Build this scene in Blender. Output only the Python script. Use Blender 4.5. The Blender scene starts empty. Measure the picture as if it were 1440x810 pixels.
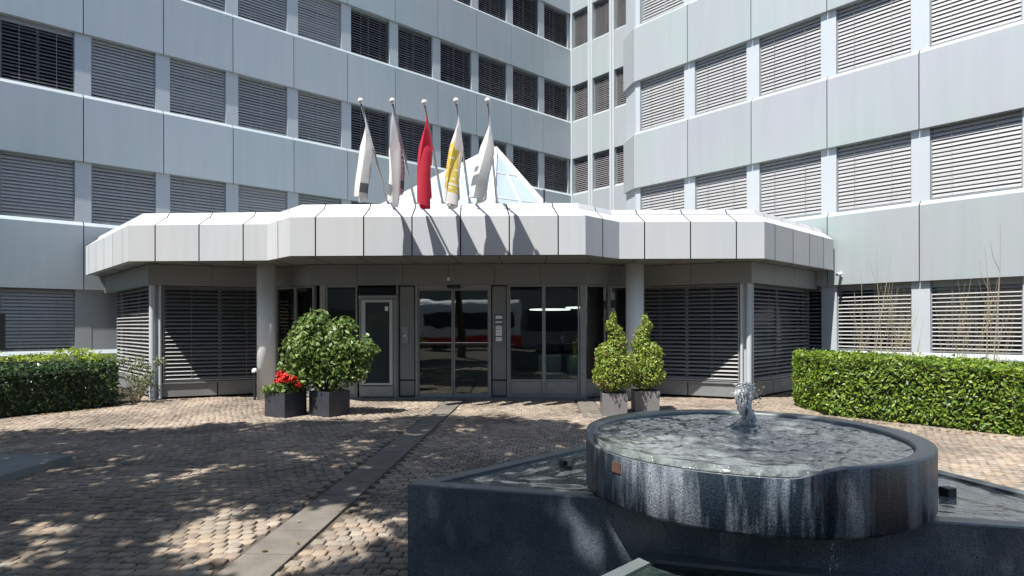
import bpy, math, random
import numpy as np
from mathutils import Vector, Matrix, noise
random.seed(7); rng = np.random.default_rng(7)
SC = bpy.context.scene
COL = SC.collection
R = math.radians

# ------------------------------------------------------------------ camera, light, exposure
cam = bpy.data.objects.new('camera', bpy.data.cameras.new('camera')); COL.objects.link(cam)
cam.location = (0, 0, 1.6); cam.rotation_euler = (R(90), R(0.12), 0)
cam.data.sensor_width = 36; cam.data.lens = 862/1440*36
cam.data.shift_y = 53/1440; cam.data.clip_end = 2000; cam.data.clip_start = .05
SC.camera = cam
TOSUN = Vector((-.80, -1, 2.25)).normalized()
w = bpy.data.worlds.new('World'); SC.world = w; w.use_nodes = True
nt = w.node_tree; bgn = nt.nodes['Background']; sky = nt.nodes.new('ShaderNodeTexSky')
sky.sky_type = 'NISHITA'; sky.sun_disc = False
sky.sun_elevation = math.asin(TOSUN.z); sky.sun_rotation = math.atan2(TOSUN.x, TOSUN.y) % (2*math.pi)
sky.air_density = 1.0; sky.dust_density = .6
nt.links.new(sky.outputs[0], bgn.inputs[0]); bgn.inputs[1].default_value = .095
sun = bpy.data.objects.new('sun', bpy.data.lights.new('sun', 'SUN')); COL.objects.link(sun)
sun.data.energy = 5.0; sun.data.angle = R(.53); sun.data.color = (1, .965, .91)
sun.rotation_euler = TOSUN.to_track_quat('Z', 'Y').to_euler(); sun.location = (-10, -14, 30)
vs = SC.view_settings
vs.view_transform = 'Standard'; vs.look = 'None'; vs.exposure = .88; vs.gamma = 1; vs.use_curve_mapping = False
SC.cycles.max_bounces = 8; SC.cycles.transparent_max_bounces = 16

# ------------------------------------------------------------------ helpers
class MB:
    def __init__(s): s.v = []; s.f = []; s.m = []
    def poly(s, pts, m=0):
        i = len(s.v); s.v += [tuple(p) for p in pts]; s.f.append(tuple(range(i, i+len(pts)))); s.m.append(m)
    def box(s, x0, x1, y0, y1, z0, z1, m=0):
        s.prism([(x0, y0), (x1, y0), (x1, y1), (x0, y1)], z0, z1, m)
    def prism(s, pl, z0, z1, m=0):           # pl counter-clockwise from above
        n = len(pl); i = len(s.v)
        s.v += [(p[0], p[1], z0) for p in pl] + [(p[0], p[1], z1) for p in pl]
        s.f.append(tuple(i+k for k in reversed(range(n)))); s.f.append(tuple(i+n+k for k in range(n)))
        for k in range(n):
            j = (k+1) % n; s.f.append((i+k, i+j, i+n+j, i+n+k))
        s.m += [m]*(n+2)
    def xprof(s, prof, x0, x1, m=0):         # profile of (y,z) swept along x
        n = len(prof); i = len(s.v)
        s.v += [(x0, p[0], p[1]) for p in prof] + [(x1, p[0], p[1]) for p in prof]
        s.f.append(tuple(i+k for k in range(n))); s.f.append(tuple(i+n+k for k in reversed(range(n))))
        for k in range(n):
            j = (k+1) % n; s.f.append((i+k, i+n+k, i+n+j, i+j))
        s.m += [m]*(n+2)
    def obox(s, c, u, l, d, z0, z1, m=0):    # box along a horizontal direction u, length l, depth d
        u = Vector((u[0], u[1])).normalized(); n_ = Vector((-u.y, u.x)); c = Vector(c[:2])
        a = c-u*l/2-n_*d/2; b = c+u*l/2-n_*d/2; e = c+u*l/2+n_*d/2; g = c-u*l/2+n_*d/2
        s.prism([a, b, e, g], z0, z1, m)
    def tube(s, pts, rad, seg=8, m=0, caps=True):
        pts = [Vector(p) for p in pts]; n = len(pts)
        if not hasattr(rad, '__len__'): rad = [rad]*n
        i = len(s.v); ref = None
        for k, p in enumerate(pts):
            d = (pts[min(k+1, n-1)]-pts[max(k-1, 0)]).normalized()
            if ref is None: ref = d.orthogonal().normalized()
            a = (ref-d*ref.dot(d)).normalized(); ref = a; b = d.cross(a)
            for q in range(seg):
                t = 2*math.pi*q/seg; s.v.append(tuple(p+(a*math.cos(t)+b*math.sin(t))*rad[k]))
        for k in range(n-1):
            for q in range(seg):
                r = (q+1) % seg; s.f.append((i+k*seg+q, i+k*seg+r, i+(k+1)*seg+r, i+(k+1)*seg+q)); s.m.append(m)
        if caps:
            s.f.append(tuple(i+q for q in reversed(range(seg)))); s.m.append(m)
            s.f.append(tuple(i+(n-1)*seg+q for q in range(seg))); s.m.append(m)
    def lathe(s, prof, c=(0, 0, 0), seg=24, m=0):   # prof of (r,z)
        i = len(s.v); n = len(prof)
        for (r, z) in prof:
            for q in range(seg):
                t = 2*math.pi*q/seg; s.v.append((c[0]+r*math.cos(t), c[1]+r*math.sin(t), c[2]+z))
        for k in range(n-1):
            for q in range(seg):
                r = (q+1) % seg; s.f.append((i+k*seg+q, i+k*seg+r, i+(k+1)*seg+r, i+(k+1)*seg+q)); s.m.append(m)
        s.f.append(tuple(i+q for q in reversed(range(seg)))); s.m.append(m)
        s.f.append(tuple(i+(n-1)*seg+q for q in range(seg))); s.m.append(m)
    def mesh(s, name, mats, smooth=False):
        me = bpy.data.meshes.new(name); me.from_pydata(s.v, [], s.f)
        for m in (mats if isinstance(mats, (list, tuple)) else [mats]): me.materials.append(m)
        me.polygons.foreach_set('material_index', s.m)
        if smooth: me.polygons.foreach_set('use_smooth', [True]*len(s.f))
        me.update(); return me
    def build(s, name, mats, parent=None, smooth=False, bevel=0, world=False):
        return link(name, s.mesh(name, mats, smooth), parent, bevel, world)
def link(name, me, parent=None, bevel=0, world=False):
    o = bpy.data.objects.new(name, me); COL.objects.link(o)
    if parent:
        o.parent = parent
        if world: o.matrix_parent_inverse = parent.matrix_basis.inverted()
    if bevel:
        b = o.modifiers.new('bevel', 'BEVEL'); b.width = bevel; b.segments = 2; b.limit_method = 'ANGLE'; b.angle_limit = R(35)
    return o
def tag(o, label, cat, group=None, kind=None):
    if label: o['label'] = label
    if cat: o['category'] = cat
    if group: o['group'] = group
    if kind: o['kind'] = kind
    return o
def thing(name, loc, label, cat, rz=0, group=None):
    o = bpy.data.objects.new(name, None); COL.objects.link(o); o.empty_display_size = .2
    o.location = loc; o.rotation_euler = (0, 0, rz); return tag(o, label, cat, group)
def struct(o): o['kind'] = 'structure'; return o
def quads_mesh(name, V, mats, n=4, midx=None, smooth=False):
    """V: (N, n, 3) array of loose polygons"""
    N = V.shape[0]; me = bpy.data.meshes.new(name)
    me.vertices.add(N*n); me.vertices.foreach_set('co', V.astype(np.float32).ravel())
    me.loops.add(N*n); me.loops.foreach_set('vertex_index', np.arange(N*n, dtype=np.int32))
    me.polygons.add(N); me.polygons.foreach_set('loop_start', np.arange(0, N*n, n, dtype=np.int32))
    me.polygons.foreach_set('loop_total', np.full(N, n, dtype=np.int32))
    for m in mats: me.materials.append(m)
    if midx is not None: me.polygons.foreach_set('material_index', midx.astype(np.int32))
    me.update(calc_edges=True); me.validate(); return me
def leaves(P, L, W, nrm=None, spread=1.0, sizej=.35, up=0.0):
    """leaf quads (diamond with fold) at points P; nrm = preferred normals"""
    N = len(P); r = rng.normal(size=(N, 3))
    if nrm is not None: r = nrm+r*spread
    r[:, 2] += up
    nn = r/np.linalg.norm(r, axis=1, keepdims=True)
    t = rng.normal(size=(N, 3)); t -= nn*(t*nn).sum(1, keepdims=True); t /= np.linalg.norm(t, axis=1, keepdims=True)
    b = np.cross(nn, t); s = (1+rng.uniform(-sizej, sizej, N))[:, None]
    l = t*L*s/2; ww = b*W*s/2
    return np.stack([P-l, P+ww-l*.1+nn*W*.12, P+l, P-ww-l*.1+nn*W*.12], axis=1)

# ------------------------------------------------------------------ materials
def mat(name, col, rough=.5, metal=0, var=0, vscale=3, isl=0, bump=0, bscale=60, spec=.5, stretch=(1, 1, 1), col2=None, coat=0):
    m = bpy.data.materials.new(name); m.use_nodes = True; N = m.node_tree.nodes; Lk = m.node_tree.links
    p = N['Principled BSDF']; p.inputs['Base Color'].default_value = (*col, 1); p.inputs['Roughness'].default_value = rough
    p.inputs['Metallic'].default_value = metal; p.inputs['Specular IOR Level'].default_value = spec; p.inputs['Coat Weight'].default_value = coat
    tc = N.new('ShaderNodeTexCoord'); mp = N.new('ShaderNodeMapping'); mp.inputs['Scale'].default_value = stretch
    Lk.new(tc.outputs['Object'], mp.inputs[0])
    if var or isl:
        mx = N.new('ShaderNodeMix'); mx.data_type = 'RGBA'
        c2 = col2 if col2 else tuple(c*.55 for c in col)
        mx.inputs['A'].default_value = (*col, 1); mx.inputs['B'].default_value = (*c2, 1)
        src = None
        if var:
            nz = N.new('ShaderNodeTexNoise'); nz.inputs['Scale'].default_value = vscale; nz.inputs['Detail'].default_value = 5
            Lk.new(mp.outputs[0], nz.inputs[0])
            rp = N.new('ShaderNodeMapRange'); rp.inputs[1].default_value = .35; rp.inputs[2].default_value = .7; rp.inputs[4].default_value = var
            Lk.new(nz.outputs[0], rp.inputs[0]); src = rp.outputs[0]
        if isl:
            g = N.new('ShaderNodeNewGeometry'); ml = N.new('ShaderNodeMath'); ml.operation = 'MULTIPLY'; ml.inputs[1].default_value = isl
            Lk.new(g.outputs['Random Per Island'], ml.inputs[0])
            if src:
                ad = N.new('ShaderNodeMath'); ad.operation = 'ADD'; Lk.new(src, ad.inputs[0]); Lk.new(ml.outputs[0], ad.inputs[1]); src = ad.outputs[0]
            else: src = ml.outputs[0]
        Lk.new(src, mx.inputs['Factor']); Lk.new(mx.outputs['Result'], p.inputs['Base Color'])
    if bump:
        nb = N.new('ShaderNodeTexNoise'); nb.inputs['Scale'].default_value = bscale; nb.inputs['Detail'].default_value = 4
        Lk.new(mp.outputs[0], nb.inputs[0]); bp = N.new('ShaderNodeBump'); bp.inputs['Strength'].default_value = bump; bp.inputs['Distance'].default_value = .01
        Lk.new(nb.outputs[0], bp.inputs['Height']); Lk.new(bp.outputs[0], p.inputs['Normal'])
    return m
def leafmat(name, a, b, c, trans=.35, rough=.45):
    m = bpy.data.materials.new(name); m.use_nodes = True; N = m.node_tree.nodes; Lk = m.node_tree.links
    p = N['Principled BSDF']; g = N.new('ShaderNodeNewGeometry'); cr = N.new('ShaderNodeValToRGB')
    e = cr.color_ramp.elements; e[0].color = (*a, 1); e[1].color = (*c, 1); k = e.new(.5); k.color = (*b, 1)
    Lk.new(g.outputs['Random Per Island'], cr.inputs[0]); Lk.new(cr.outputs[0], p.inputs['Base Color']); p.inputs['Roughness'].default_value = rough
    t = N.new('ShaderNodeBsdfTranslucent'); Lk.new(cr.outputs[0], t.inputs[0]); mx = N.new('ShaderNodeMixShader'); mx.inputs[0].default_value = trans
    Lk.new(p.outputs[0], mx.inputs[1]); Lk.new(t.outputs[0], mx.inputs[2]); Lk.new(mx.outputs[0], N['Material Output'].inputs[0]); return m
def glassmat(name, tint=(.55, .62, .6), refl=1.0):
    m = bpy.data.materials.new(name); m.use_nodes = True; N = m.node_tree.nodes; Lk = m.node_tree.links
    N.remove(N['Principled BSDF']); tr = N.new('ShaderNodeBsdfTransparent'); tr.inputs[0].default_value = (*tint, 1)
    gl = N.new('ShaderNodeBsdfGlossy'); gl.inputs['Roughness'].default_value = .01
    fr = N.new('ShaderNodeFresnel'); fr.inputs[0].default_value = 1.7; ml = N.new('ShaderNodeMath'); ml.operation = 'MULTIPLY'; ml.inputs[1].default_value = refl; ml.use_clamp = True
    mx = N.new('ShaderNodeMixShader'); Lk.new(fr.outputs[0], ml.inputs[0]); Lk.new(ml.outputs[0], mx.inputs[0])
    tc = N.new('ShaderNodeTexCoord'); nb = N.new('ShaderNodeTexNoise'); nb.inputs['Scale'].default_value = .9; bp = N.new('ShaderNodeBump'); bp.inputs['Strength'].default_value = .012; bp.inputs['Distance'].default_value = .3
    Lk.new(tc.outputs['Object'], nb.inputs[0]); Lk.new(nb.outputs[0], bp.inputs['Height']); Lk.new(bp.outputs[0], gl.inputs['Normal'])
    Lk.new(tr.outputs[0], mx.inputs[1]); Lk.new(gl.outputs[0], mx.inputs[2]); Lk.new(mx.outputs[0], N['Material Output'].inputs[0]); return m
def watermat(name, col, bump=.5, scale=9, rough=.05):
    m = mat(name, col, rough, var=1, vscale=11, col2=tuple(c*.4 for c in col), bump=bump, bscale=scale, stretch=(1, 1, 1)); p = m.node_tree.nodes['Principled BSDF']
    p.inputs['IOR'].default_value = 1.4; m.node_tree.nodes['Bump'].inputs['Distance'].default_value = .05; return m

def granite(name, wet=True):
    m = bpy.data.materials.new(name); m.use_nodes = True; N = m.node_tree.nodes; Lk = m.node_tree.links; p = N['Principled BSDF']
    tc = N.new('ShaderNodeTexCoord')
    def noisen(scale, detail=4, st=(1, 1, 1), rough=.6):
        mp = N.new('ShaderNodeMapping'); mp.inputs['Scale'].default_value = st; Lk.new(tc.outputs['Object'], mp.inputs[0])
        n = N.new('ShaderNodeTexNoise'); n.inputs['Scale'].default_value = scale; n.inputs['Detail'].default_value = detail; n.inputs['Roughness'].default_value = rough
        Lk.new(mp.outputs[0], n.inputs[0]); return n.outputs[0]
    def ramp(src, a, b, c0, c1):
        r = N.new('ShaderNodeValToRGB'); e = r.color_ramp.elements; e[0].position = a; e[1].position = b; e[0].color = (*c0, 1); e[1].color = (*c1, 1); Lk.new(src, r.inputs[0]); return r.outputs[0]
    grain = ramp(noisen(190, 3), .34, .68, (.035, .045, .06), (.26, .29, .32) if not wet else (.40, .43, .47))
    streak = ramp(noisen(5, 6, (1.6, 1.6, .16)), .44, .58, (.08, .115, .15), (1, 1, 1))
    blot = ramp(noisen(2.5, 5), .35, .7, (.55, .62, .68), (1, 1, 1))
    mx = N.new('ShaderNodeMix'); mx.data_type = 'RGBA'; mx.blend_type = 'MULTIPLY'; mx.inputs['Factor'].default_value = 1
    Lk.new(grain, mx.inputs['A']); Lk.new(streak if wet else blot, mx.inputs['B'])
    m2 = N.new('ShaderNodeMix'); m2.data_type = 'RGBA'; m2.blend_type = 'MULTIPLY'; m2.inputs['Factor'].default_value = 1
    Lk.new(mx.outputs['Result'], m2.inputs['A']); Lk.new(blot, m2.inputs['B'])
    Lk.new(m2.outputs['Result'], p.inputs['Base Color'])
    rr = N.new('ShaderNodeMapRange'); rr.inputs[1].default_value = .4; rr.inputs[2].default_value = .6; rr.inputs[3].default_value = .22; rr.inputs[4].default_value = .5
    Lk.new(noisen(5, 6, (1.6, 1.6, .16)), rr.inputs[0]); Lk.new(rr.outputs[0], p.inputs['Roughness'])
    bp = N.new('ShaderNodeBump'); bp.inputs['Strength'].default_value = .45; bp.inputs['Distance'].default_value = .008
    Lk.new(noisen(70, 4), bp.inputs['Height']); Lk.new(bp.outputs[0], p.inputs['Normal']); return m

def panelmat(name, base, tint_a, tint_b, rough=.42, metal=.15, amt=.45):
    """painted aluminium: per-panel tone, faint cloudy tints, vertical rain streaks"""
    m = bpy.data.materials.new(name); m.use_nodes = True; N = m.node_tree.nodes; Lk = m.node_tree.links; p = N['Principled BSDF']
    p.inputs['Roughness'].default_value = rough; p.inputs['Metallic'].default_value = metal
    tc = N.new('ShaderNodeTexCoord')
    def nz(scale, st, d=4):
        mp = N.new('ShaderNodeMapping'); mp.inputs['Scale'].default_value = st; Lk.new(tc.outputs['Object'], mp.inputs[0])
        n = N.new('ShaderNodeTexNoise'); n.inputs['Scale'].default_value = scale; n.inputs['Detail'].default_value = d; Lk.new(mp.outputs[0], n.inputs[0]); return n.outputs[0]
    cr = N.new('ShaderNodeValToRGB'); e = cr.color_ramp.elements; e[0].position = .33; e[1].position = .68
    e[0].color = (*tint_a, 1); e[1].color = (*tint_b, 1); k = e.new(.5); k.color = (*base, 1); Lk.new(nz(.45, (1, 1, .8), 3), cr.inputs[0])
    st = N.new('ShaderNodeMapRange'); st.inputs[1].default_value = .3; st.inputs[2].default_value = .75; st.inputs[3].default_value = 1; st.inputs[4].default_value = .93
    Lk.new(nz(3, (2, 2, .12)), st.inputs[0])
    g = N.new('ShaderNodeNewGeometry'); gi = N.new('ShaderNodeMapRange'); gi.inputs[3].default_value = .94; gi.inputs[4].default_value = 1.05; Lk.new(g.outputs['Random Per Island'], gi.inputs[0])
    ml = N.new('ShaderNodeMath'); ml.operation = 'MULTIPLY'; Lk.new(st.outputs[0], ml.inputs[0]); Lk.new(gi.outputs[0], ml.inputs[1])
    vm = N.new('ShaderNodeVectorMath'); vm.operation = 'SCALE'; Lk.new(cr.outputs[0], vm.inputs[0]); Lk.new(ml.outputs[0], vm.inputs['Scale']); Lk.new(vm.outputs[0], p.inputs['Base Color'])
    bp = N.new('ShaderNodeBump'); bp.inputs['Strength'].default_value = .08; bp.inputs['Distance'].default_value = .05
    Lk.new(nz(.9, (1, 1, 1), 1), bp.inputs['Height']); Lk.new(bp.outputs[0], p.inputs['Normal']); return m

M = {}
M['panel'] = panelmat('facade_panel_paint', (.40, .455, .485), (.365, .44, .475), (.425, .455, .495))
M['panel_sunlit'] = panelmat('facade_panel_sunlit_copy', (.375, .41, .415), (.35, .415, .405), (.385, .39, .425))  # second copy of the panel paint, its tone set for the sunlit wing
M['fascia'] = panelmat('canopy_panel_paint', (.46, .475, .48), (.44, .465, .495), (.47, .47, .48), rough=.5, metal=0)
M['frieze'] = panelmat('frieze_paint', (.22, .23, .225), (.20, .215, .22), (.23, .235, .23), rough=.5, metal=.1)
M['pier'] = mat('pier_paint', (.46, .495, .52), .45, .1, var=.3, vscale=1, col2=(.41, .45, .49))
M['dark'] = mat('dark_joint', (.02, .021, .023), .8)
M['frame'] = mat('grey_metal_frame', (.30, .315, .32), .42, .3, var=.3, vscale=6)
M['doorpanel'] = mat('door_panel_grey', (.22, .23, .235), .5, .2, var=.35, vscale=2)
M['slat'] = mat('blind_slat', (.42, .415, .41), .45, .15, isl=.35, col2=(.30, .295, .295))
M['slat_shade'] = mat('pavilion_slat_shaded', (.32, .315, .31), .45, .15, isl=.35, col2=(.27, .265, .26))  # darker copy of the blind slat, canopy shade put into the colour
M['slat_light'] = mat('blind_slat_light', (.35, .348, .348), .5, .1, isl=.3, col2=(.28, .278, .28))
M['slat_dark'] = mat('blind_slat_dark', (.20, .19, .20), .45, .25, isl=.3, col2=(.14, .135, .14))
M['winglass'] = mat('office_glass', (.012, .014, .017), .08)
M['glass'] = glassmat('entrance_glass', (.66, .76, .73), 1.5)
M['column'] = mat('column_paint', (.70, .72, .73), .45, 0, var=.25, vscale=4, stretch=(1, 1, .3), col2=(.60, .62, .63))
M['white'] = mat('white_paint', (.78, .79, .80), .4, var=.2, vscale=2, col2=(.65, .66, .68))
M['skyglass'] = mat('skylight_pane', (.34, .41, .46), .10, 0, var=.5, vscale=1.5, col2=(.28, .35, .42))
M['black'] = mat('black_plastic', (.02, .022, .026), .45, var=.4, vscale=6, col2=(.03, .03, .035), bump=.1)
M['planter_dark'] = mat('anthracite_planter', (.035, .038, .048), .5, var=.6, vscale=5, col2=(.02, .022, .028), bump=.2)
M['planter_grey'] = mat('grey_planter', (.17, .165, .165), .7, var=.5, vscale=5, col2=(.12, .118, .118), bump=.3)
M['soil'] = mat('soil', (.05, .035, .025), .95, bump=1, bscale=40)
M['bark'] = mat('bark', (.10, .075, .055), .9, bump=1, bscale=30, var=.6, vscale=8)
M['stem'] = mat('dry_stem', (.36, .31, .20), .8, var=.6, vscale=20, col2=(.22, .18, .12))
M['granite_wet'] = granite('granite_wet'); M['granite'] = granite('granite_dry', False)
M['granite_top'] = mat('granite_rim', (.15, .175, .18), .3, var=.8, vscale=5, col2=(.11, .13, .135), bump=.3, bscale=120)
M['water'] = watermat('pool_water', (.19, .215, .21), 1.0, 16)  # pale mottled base stands in for rippled sky reflection
M['water'].node_tree.nodes['Principled BSDF'].inputs['Coat Weight'].default_value = 1; M['water'].node_tree.nodes['Principled BSDF'].inputs['Coat Roughness'].default_value = .04
M['water_dark'] = watermat('deep_pool_water', (.03, .05, .045), .7, 8)
M['foam'] = mat('splash', (.75, .78, .80), .12)
M['foam'].node_tree.nodes['Principled BSDF'].inputs['Transmission Weight'].default_value = .45
M['foam'].node_tree.nodes['Principled BSDF'].inputs['IOR'].default_value = 1.33
M['concrete'] = mat('paving_slab', (.17, .152, .128), .85, var=.7, vscale=5, isl=.4, col2=(.105, .092, .077), bump=.4, bscale=50)
M['ground'] = mat('joint_sand', (.10, .08, .06), .95, var=.7, vscale=6, bump=.6, bscale=90)
M['steel'] = mat('grey_pole_paint', (.26, .265, .27), .45, .3)

# ------------------------------------------------------------------ ground
mb = MB(); mb.poly([(-400, -400, -.022), (400, -400, -.022), (400, 400, -.022), (-400, 400, -.022)])
struct(mb.build('ground', M['ground']))
def cobble_mat():
    m = bpy.data.materials.new('porphyry_setts'); m.use_nodes = True; N = m.node_tree.nodes; Lk = m.node_tree.links; p = N['Principled BSDF']
    g = N.new('ShaderNodeNewGeometry'); cr = N.new('ShaderNodeValToRGB'); e = cr.color_ramp.elements
    e[0].color = (.19, .145, .11, 1); e[1].color = (.38, .32, .25, 1)
    for pos, c in ((.2, (.30, .235, .18)), (.4, (.23, .195, .16)), (.6, (.37, .285, .205)), (.8, (.27, .235, .19))):
        k = e.new(pos); k.color = (*c, 1)
    Lk.new(g.outputs['Random Per Island'], cr.inputs[0])
    tc = N.new('ShaderNodeTexCoord'); n = N.new('ShaderNodeTexNoise'); n.inputs['Scale'].default_value = .8; n.inputs['Detail'].default_value = 6; Lk.new(tc.outputs['Object'], n.inputs[0])
    mr = N.new('ShaderNodeMapRange'); mr.inputs[1].default_value = .35; mr.inputs[2].default_value = .65; mr.inputs[3].default_value = .52; mr.inputs[4].default_value = 1.02; Lk.new(n.outputs[0], mr.inputs[0])
    n2 = N.new('ShaderNodeTexNoise'); n2.inputs['Scale'].default_value = 60; n2.inputs['Detail'].default_value = 3; Lk.new(tc.outputs['Object'], n2.inputs[0])
    m3 = N.new('ShaderNodeMapRange'); m3.inputs[1].default_value = .3; m3.inputs[2].default_value = .7; m3.inputs[3].default_value = .8; m3.inputs[4].default_value = 1.15; Lk.new(n2.outputs[0], m3.inputs[0])
    ml = N.new('ShaderNodeMath'); ml.operation = 'MULTIPLY'; Lk.new(mr.outputs[0], ml.inputs[0]); Lk.new(m3.outputs[0], ml.inputs[1])
    vm = N.new('ShaderNodeVectorMath'); vm.operation = 'SCALE'; Lk.new(cr.outputs[0], vm.inputs[0]); Lk.new(ml.outputs[0], vm.inputs['Scale']); Lk.new(vm.outputs[0], p.inputs['Base Color'])
    p.inputs['Roughness'].default_value = .75
    bp = N.new('ShaderNodeBump'); bp.inputs['Strength'].default_value = .5; bp.inputs['Distance'].default_value = .006; Lk.new(n2.outputs[0], bp.inputs['Height']); Lk.new(bp.outputs[0], p.inputs['Normal']); return m
TILT = R(-3.2)
cT, sT = math.cos(TILT), math.sin(TILT)
STRIPS = [-1.95, .82]      # u offsets of the slab strips (measured in the tilted paving frame)
def uv2xy(u, v): return (u*cT-v*sT, u*sT+v*cT)
def cobbles():
    P = .106; us = np.arange(-16, 12, P); vsn = np.arange(1.2, 17.5, P*.96)
    U, V = np.meshgrid(us, vsn); off = (np.arange(len(vsn)) % 2)*P*.5
    U = U+off[:, None]+rng.uniform(-.006, .006, U.shape)+0.02*np.sin(V*3+U*.7); V = V+rng.uniform(-.006, .006, V.shape)+.015*np.sin(U*2.3)
    U = U.ravel(); V = V.ravel(); keep = np.ones(len(U), bool)
    for s in STRIPS: keep &= (np.abs(U-s) > .235) | ((s > 0) & (V < 11.2))
    keep &= ~(np.abs(V-12.05+.0) < .0)
    X = U*cT-V*sT; Y = U*sT+V*cT; keep &= (np.abs(X) < 1.0*Y+1.6) & (Y > 1.5)
    X = X[keep]; Y = Y[keep]; N = len(X)
    a = TILT+rng.normal(0, .05, N); hx = (P-.012)/2*(1+rng.uniform(-.08, .06, N)); hy = (P-.014)/2*(1+rng.uniform(-.1, .06, N)); z = rng.uniform(-.005, .004, N)
    tx = rng.normal(0, .02, N); ty = rng.normal(0, .02, N)
    cx = np.cos(a); sx = np.sin(a); corners = [(-1, -1), (1, -1), (1, 1), (-1, 1)]; VV = np.zeros((N, 12, 3), np.float32)
    for ring, (k, dz) in enumerate(((1.0, -.022), (1.0, -.004), (.88, 0))):
        for c, (i, j) in enumerate(corners):
            jx = rng.uniform(.96, 1.03, N) if ring == 2 else 1
            lx = i*hx*k*jx; ly = j*hy*k*jx
            VV[:, ring*4+c, 0] = X+lx*cx-ly*sx; VV[:, ring*4+c, 1] = Y+lx*sx+ly*cx
            VV[:, ring*4+c, 2] = -.022 if ring == 0 else z+dz+(lx*tx+ly*ty)
    base = (np.arange(N)*12)[:, None, None]
    F = [[8, 9, 10, 11]]
    for r in (0, 4):
        for c in range(4): d = (c+1) % 4; F.append([r+c, r+d, r+4+d, r+4+c])
    F = np.array(F)[None]+base; F = F.reshape(-1, 4)
    me = bpy.data.meshes.new('cobblestone_paving'); me.vertices.add(N*12); me.vertices.foreach_set('co', VV.ravel())
    me.loops.add(F.size); me.loops.foreach_set('vertex_index', F.ravel().astype(np.int32)); nf = len(F)
    me.polygons.add(nf); me.polygons.foreach_set('loop_start', np.arange(0, nf*4, 4, dtype=np.int32)); me.polygons.foreach_set('loop_total', np.full(nf, 4, np.int32))
    me.materials.append(cobble_mat()); me.update(calc_edges=True)
    struct(link('cobblestone_paving', me))
cobbles()
mb = MB()
for s in STRIPS:
    v = 1.2
    while v < 13.4:
        l = .5; pl = [uv2xy(s-.18, v+.006), uv2xy(s+.18, v+.006), uv2xy(s+.18, v+l-.006), uv2xy(s-.18, v+l-.006)]
        if abs(pl[0][0]) < pl[0][1]+2 and (s < 0 or v > 10.4): mb.prism(pl, -.022, .002)
        v += l
struct(mb.build('paving_strip', M['concrete'], bevel=.004))

# ------------------------------------------------------------------ office building wings
SILL, FH, WH = .98, 3.4, 1.6
building = thing('office_building', (2.79, 28.78, 0), 'grey panelled office block of three wings with rows of closed blinds around the forecourt', 'building')
_proto = {}
def blind_mesh(w_, h, tilt, pitch, drop=0.0):
    k = ('b', round(w_, 2), round(h, 2), tilt, pitch, drop)
    if k in _proto: return _proto[k]
    mb = MB(); a = R(tilt); n = int((h-drop-.1)/pitch); W_ = .100; x0, x1 = .025, w_-.025
    for i in range(n+1):
        z = h-drop-.06-i*pitch
        if z < .05: break
        jz = random.uniform(-.003, .003); da = random.uniform(-.05, .05); ca, sa = math.cos(a+da), math.sin(a+da)
        pr = [(-W_/2*ca, z+jz-W_/2*sa), (0-.008*sa, z+jz+.008*ca), (W_/2*ca, z+jz+W_/2*sa)]
        j = len(mb.v); sag = random.uniform(-.004, .004)
        for x in (x0, (x0+x1)/2, x1): mb.v += [(x, p[0], p[1]+(sag if 0 < x-x0 < x1-x0-.01 else 0)) for p in pr]
        for c in range(2):
            for q in range(2): mb.f.append((j+c*3+q, j+c*3+3+q, j+c*3+4+q, j+c*3+1+q)); mb.m.append(0)
    mb.box(.0, .022, -.02, .05, 0, h, 1); mb.box(w_-.022, w_, -.02, .05, 0, h, 1)
    mb.box(.025, w_-.025, -.03, .03, .012, .04, 1)
    if drop: mb.box(.025, w_-.025, .0, .06, h-drop, h, 1)
    for x in (w_*.25, w_*.75): mb.box(x-.004, x+.004, -.048, -.045, .03, h-drop, 1)
    _proto[k] = mb; return mb
def frame_mesh(w_, h):
    k = ('f', round(w_, 2), round(h, 2))
    if k in _proto: return _proto[k]
    mb = MB(); t = .055
    mb.box(0, w_, .10, .16, 0, t); mb.box(0, w_, .10, .16, h-t, h); mb.box(0, t, .10, .16, t, h-t); mb.box(w_-t, w_, .10, .16, t, h-t); mb.box(w_/2-.03, w_/2+.03, .10, .16, t, h-t)
    _proto[k] = mb.mesh('window', M['frame']); return _proto[k]
def pane_mesh(w_, h):
    k = ('p', round(w_, 2), round(h, 2))
    if k in _proto: return _proto[k]
    mb = MB(); mb.poly([(.05, .13, .05), (w_-.05, .13, .05), (w_-.05, .13, h-.05), (.05, .13, h-.05)]); _proto[k] = mb.mesh('pane', M['winglass']); return _proto[k]
_bm = {}
def blind_obj_mesh(w_, h, tilt, pitch, matk, var=0, drop=0.0):
    k = (round(w_, 2), round(h, 2), tilt, pitch, matk, var, drop)
    if k not in _bm:
        _proto.pop(('b', round(w_, 2), round(h, 2), tilt, pitch, drop), None)
        _bm[k] = blind_mesh(w_, h, tilt, pitch, drop).mesh('blind', [M[matk], M['frame']])
    return _bm[k]
def add_window(parent, M4, w_, h, tilt, pitch, matk, var=0, drop=0.0, local=False):
    """window > pane, blind; M4 places its lower left outer corner in the wall frame"""
    f = link('window', frame_mesh(w_, h), parent)
    if not local: f.matrix_parent_inverse = parent.matrix_basis.inverted()
    f.matrix_basis = M4
    link('pane', pane_mesh(w_, h), f); link('blind', blind_obj_mesh(w_, h, tilt, pitch, matk, var, drop), f); return f
def visible(p, margin=1.22):
    if p.y < .5: return False
    px = 862*p.x/p.y; py = (p.z-1.6)*862/p.y
    return abs(px) < 720*margin and -60 < py < 458*margin
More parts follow.
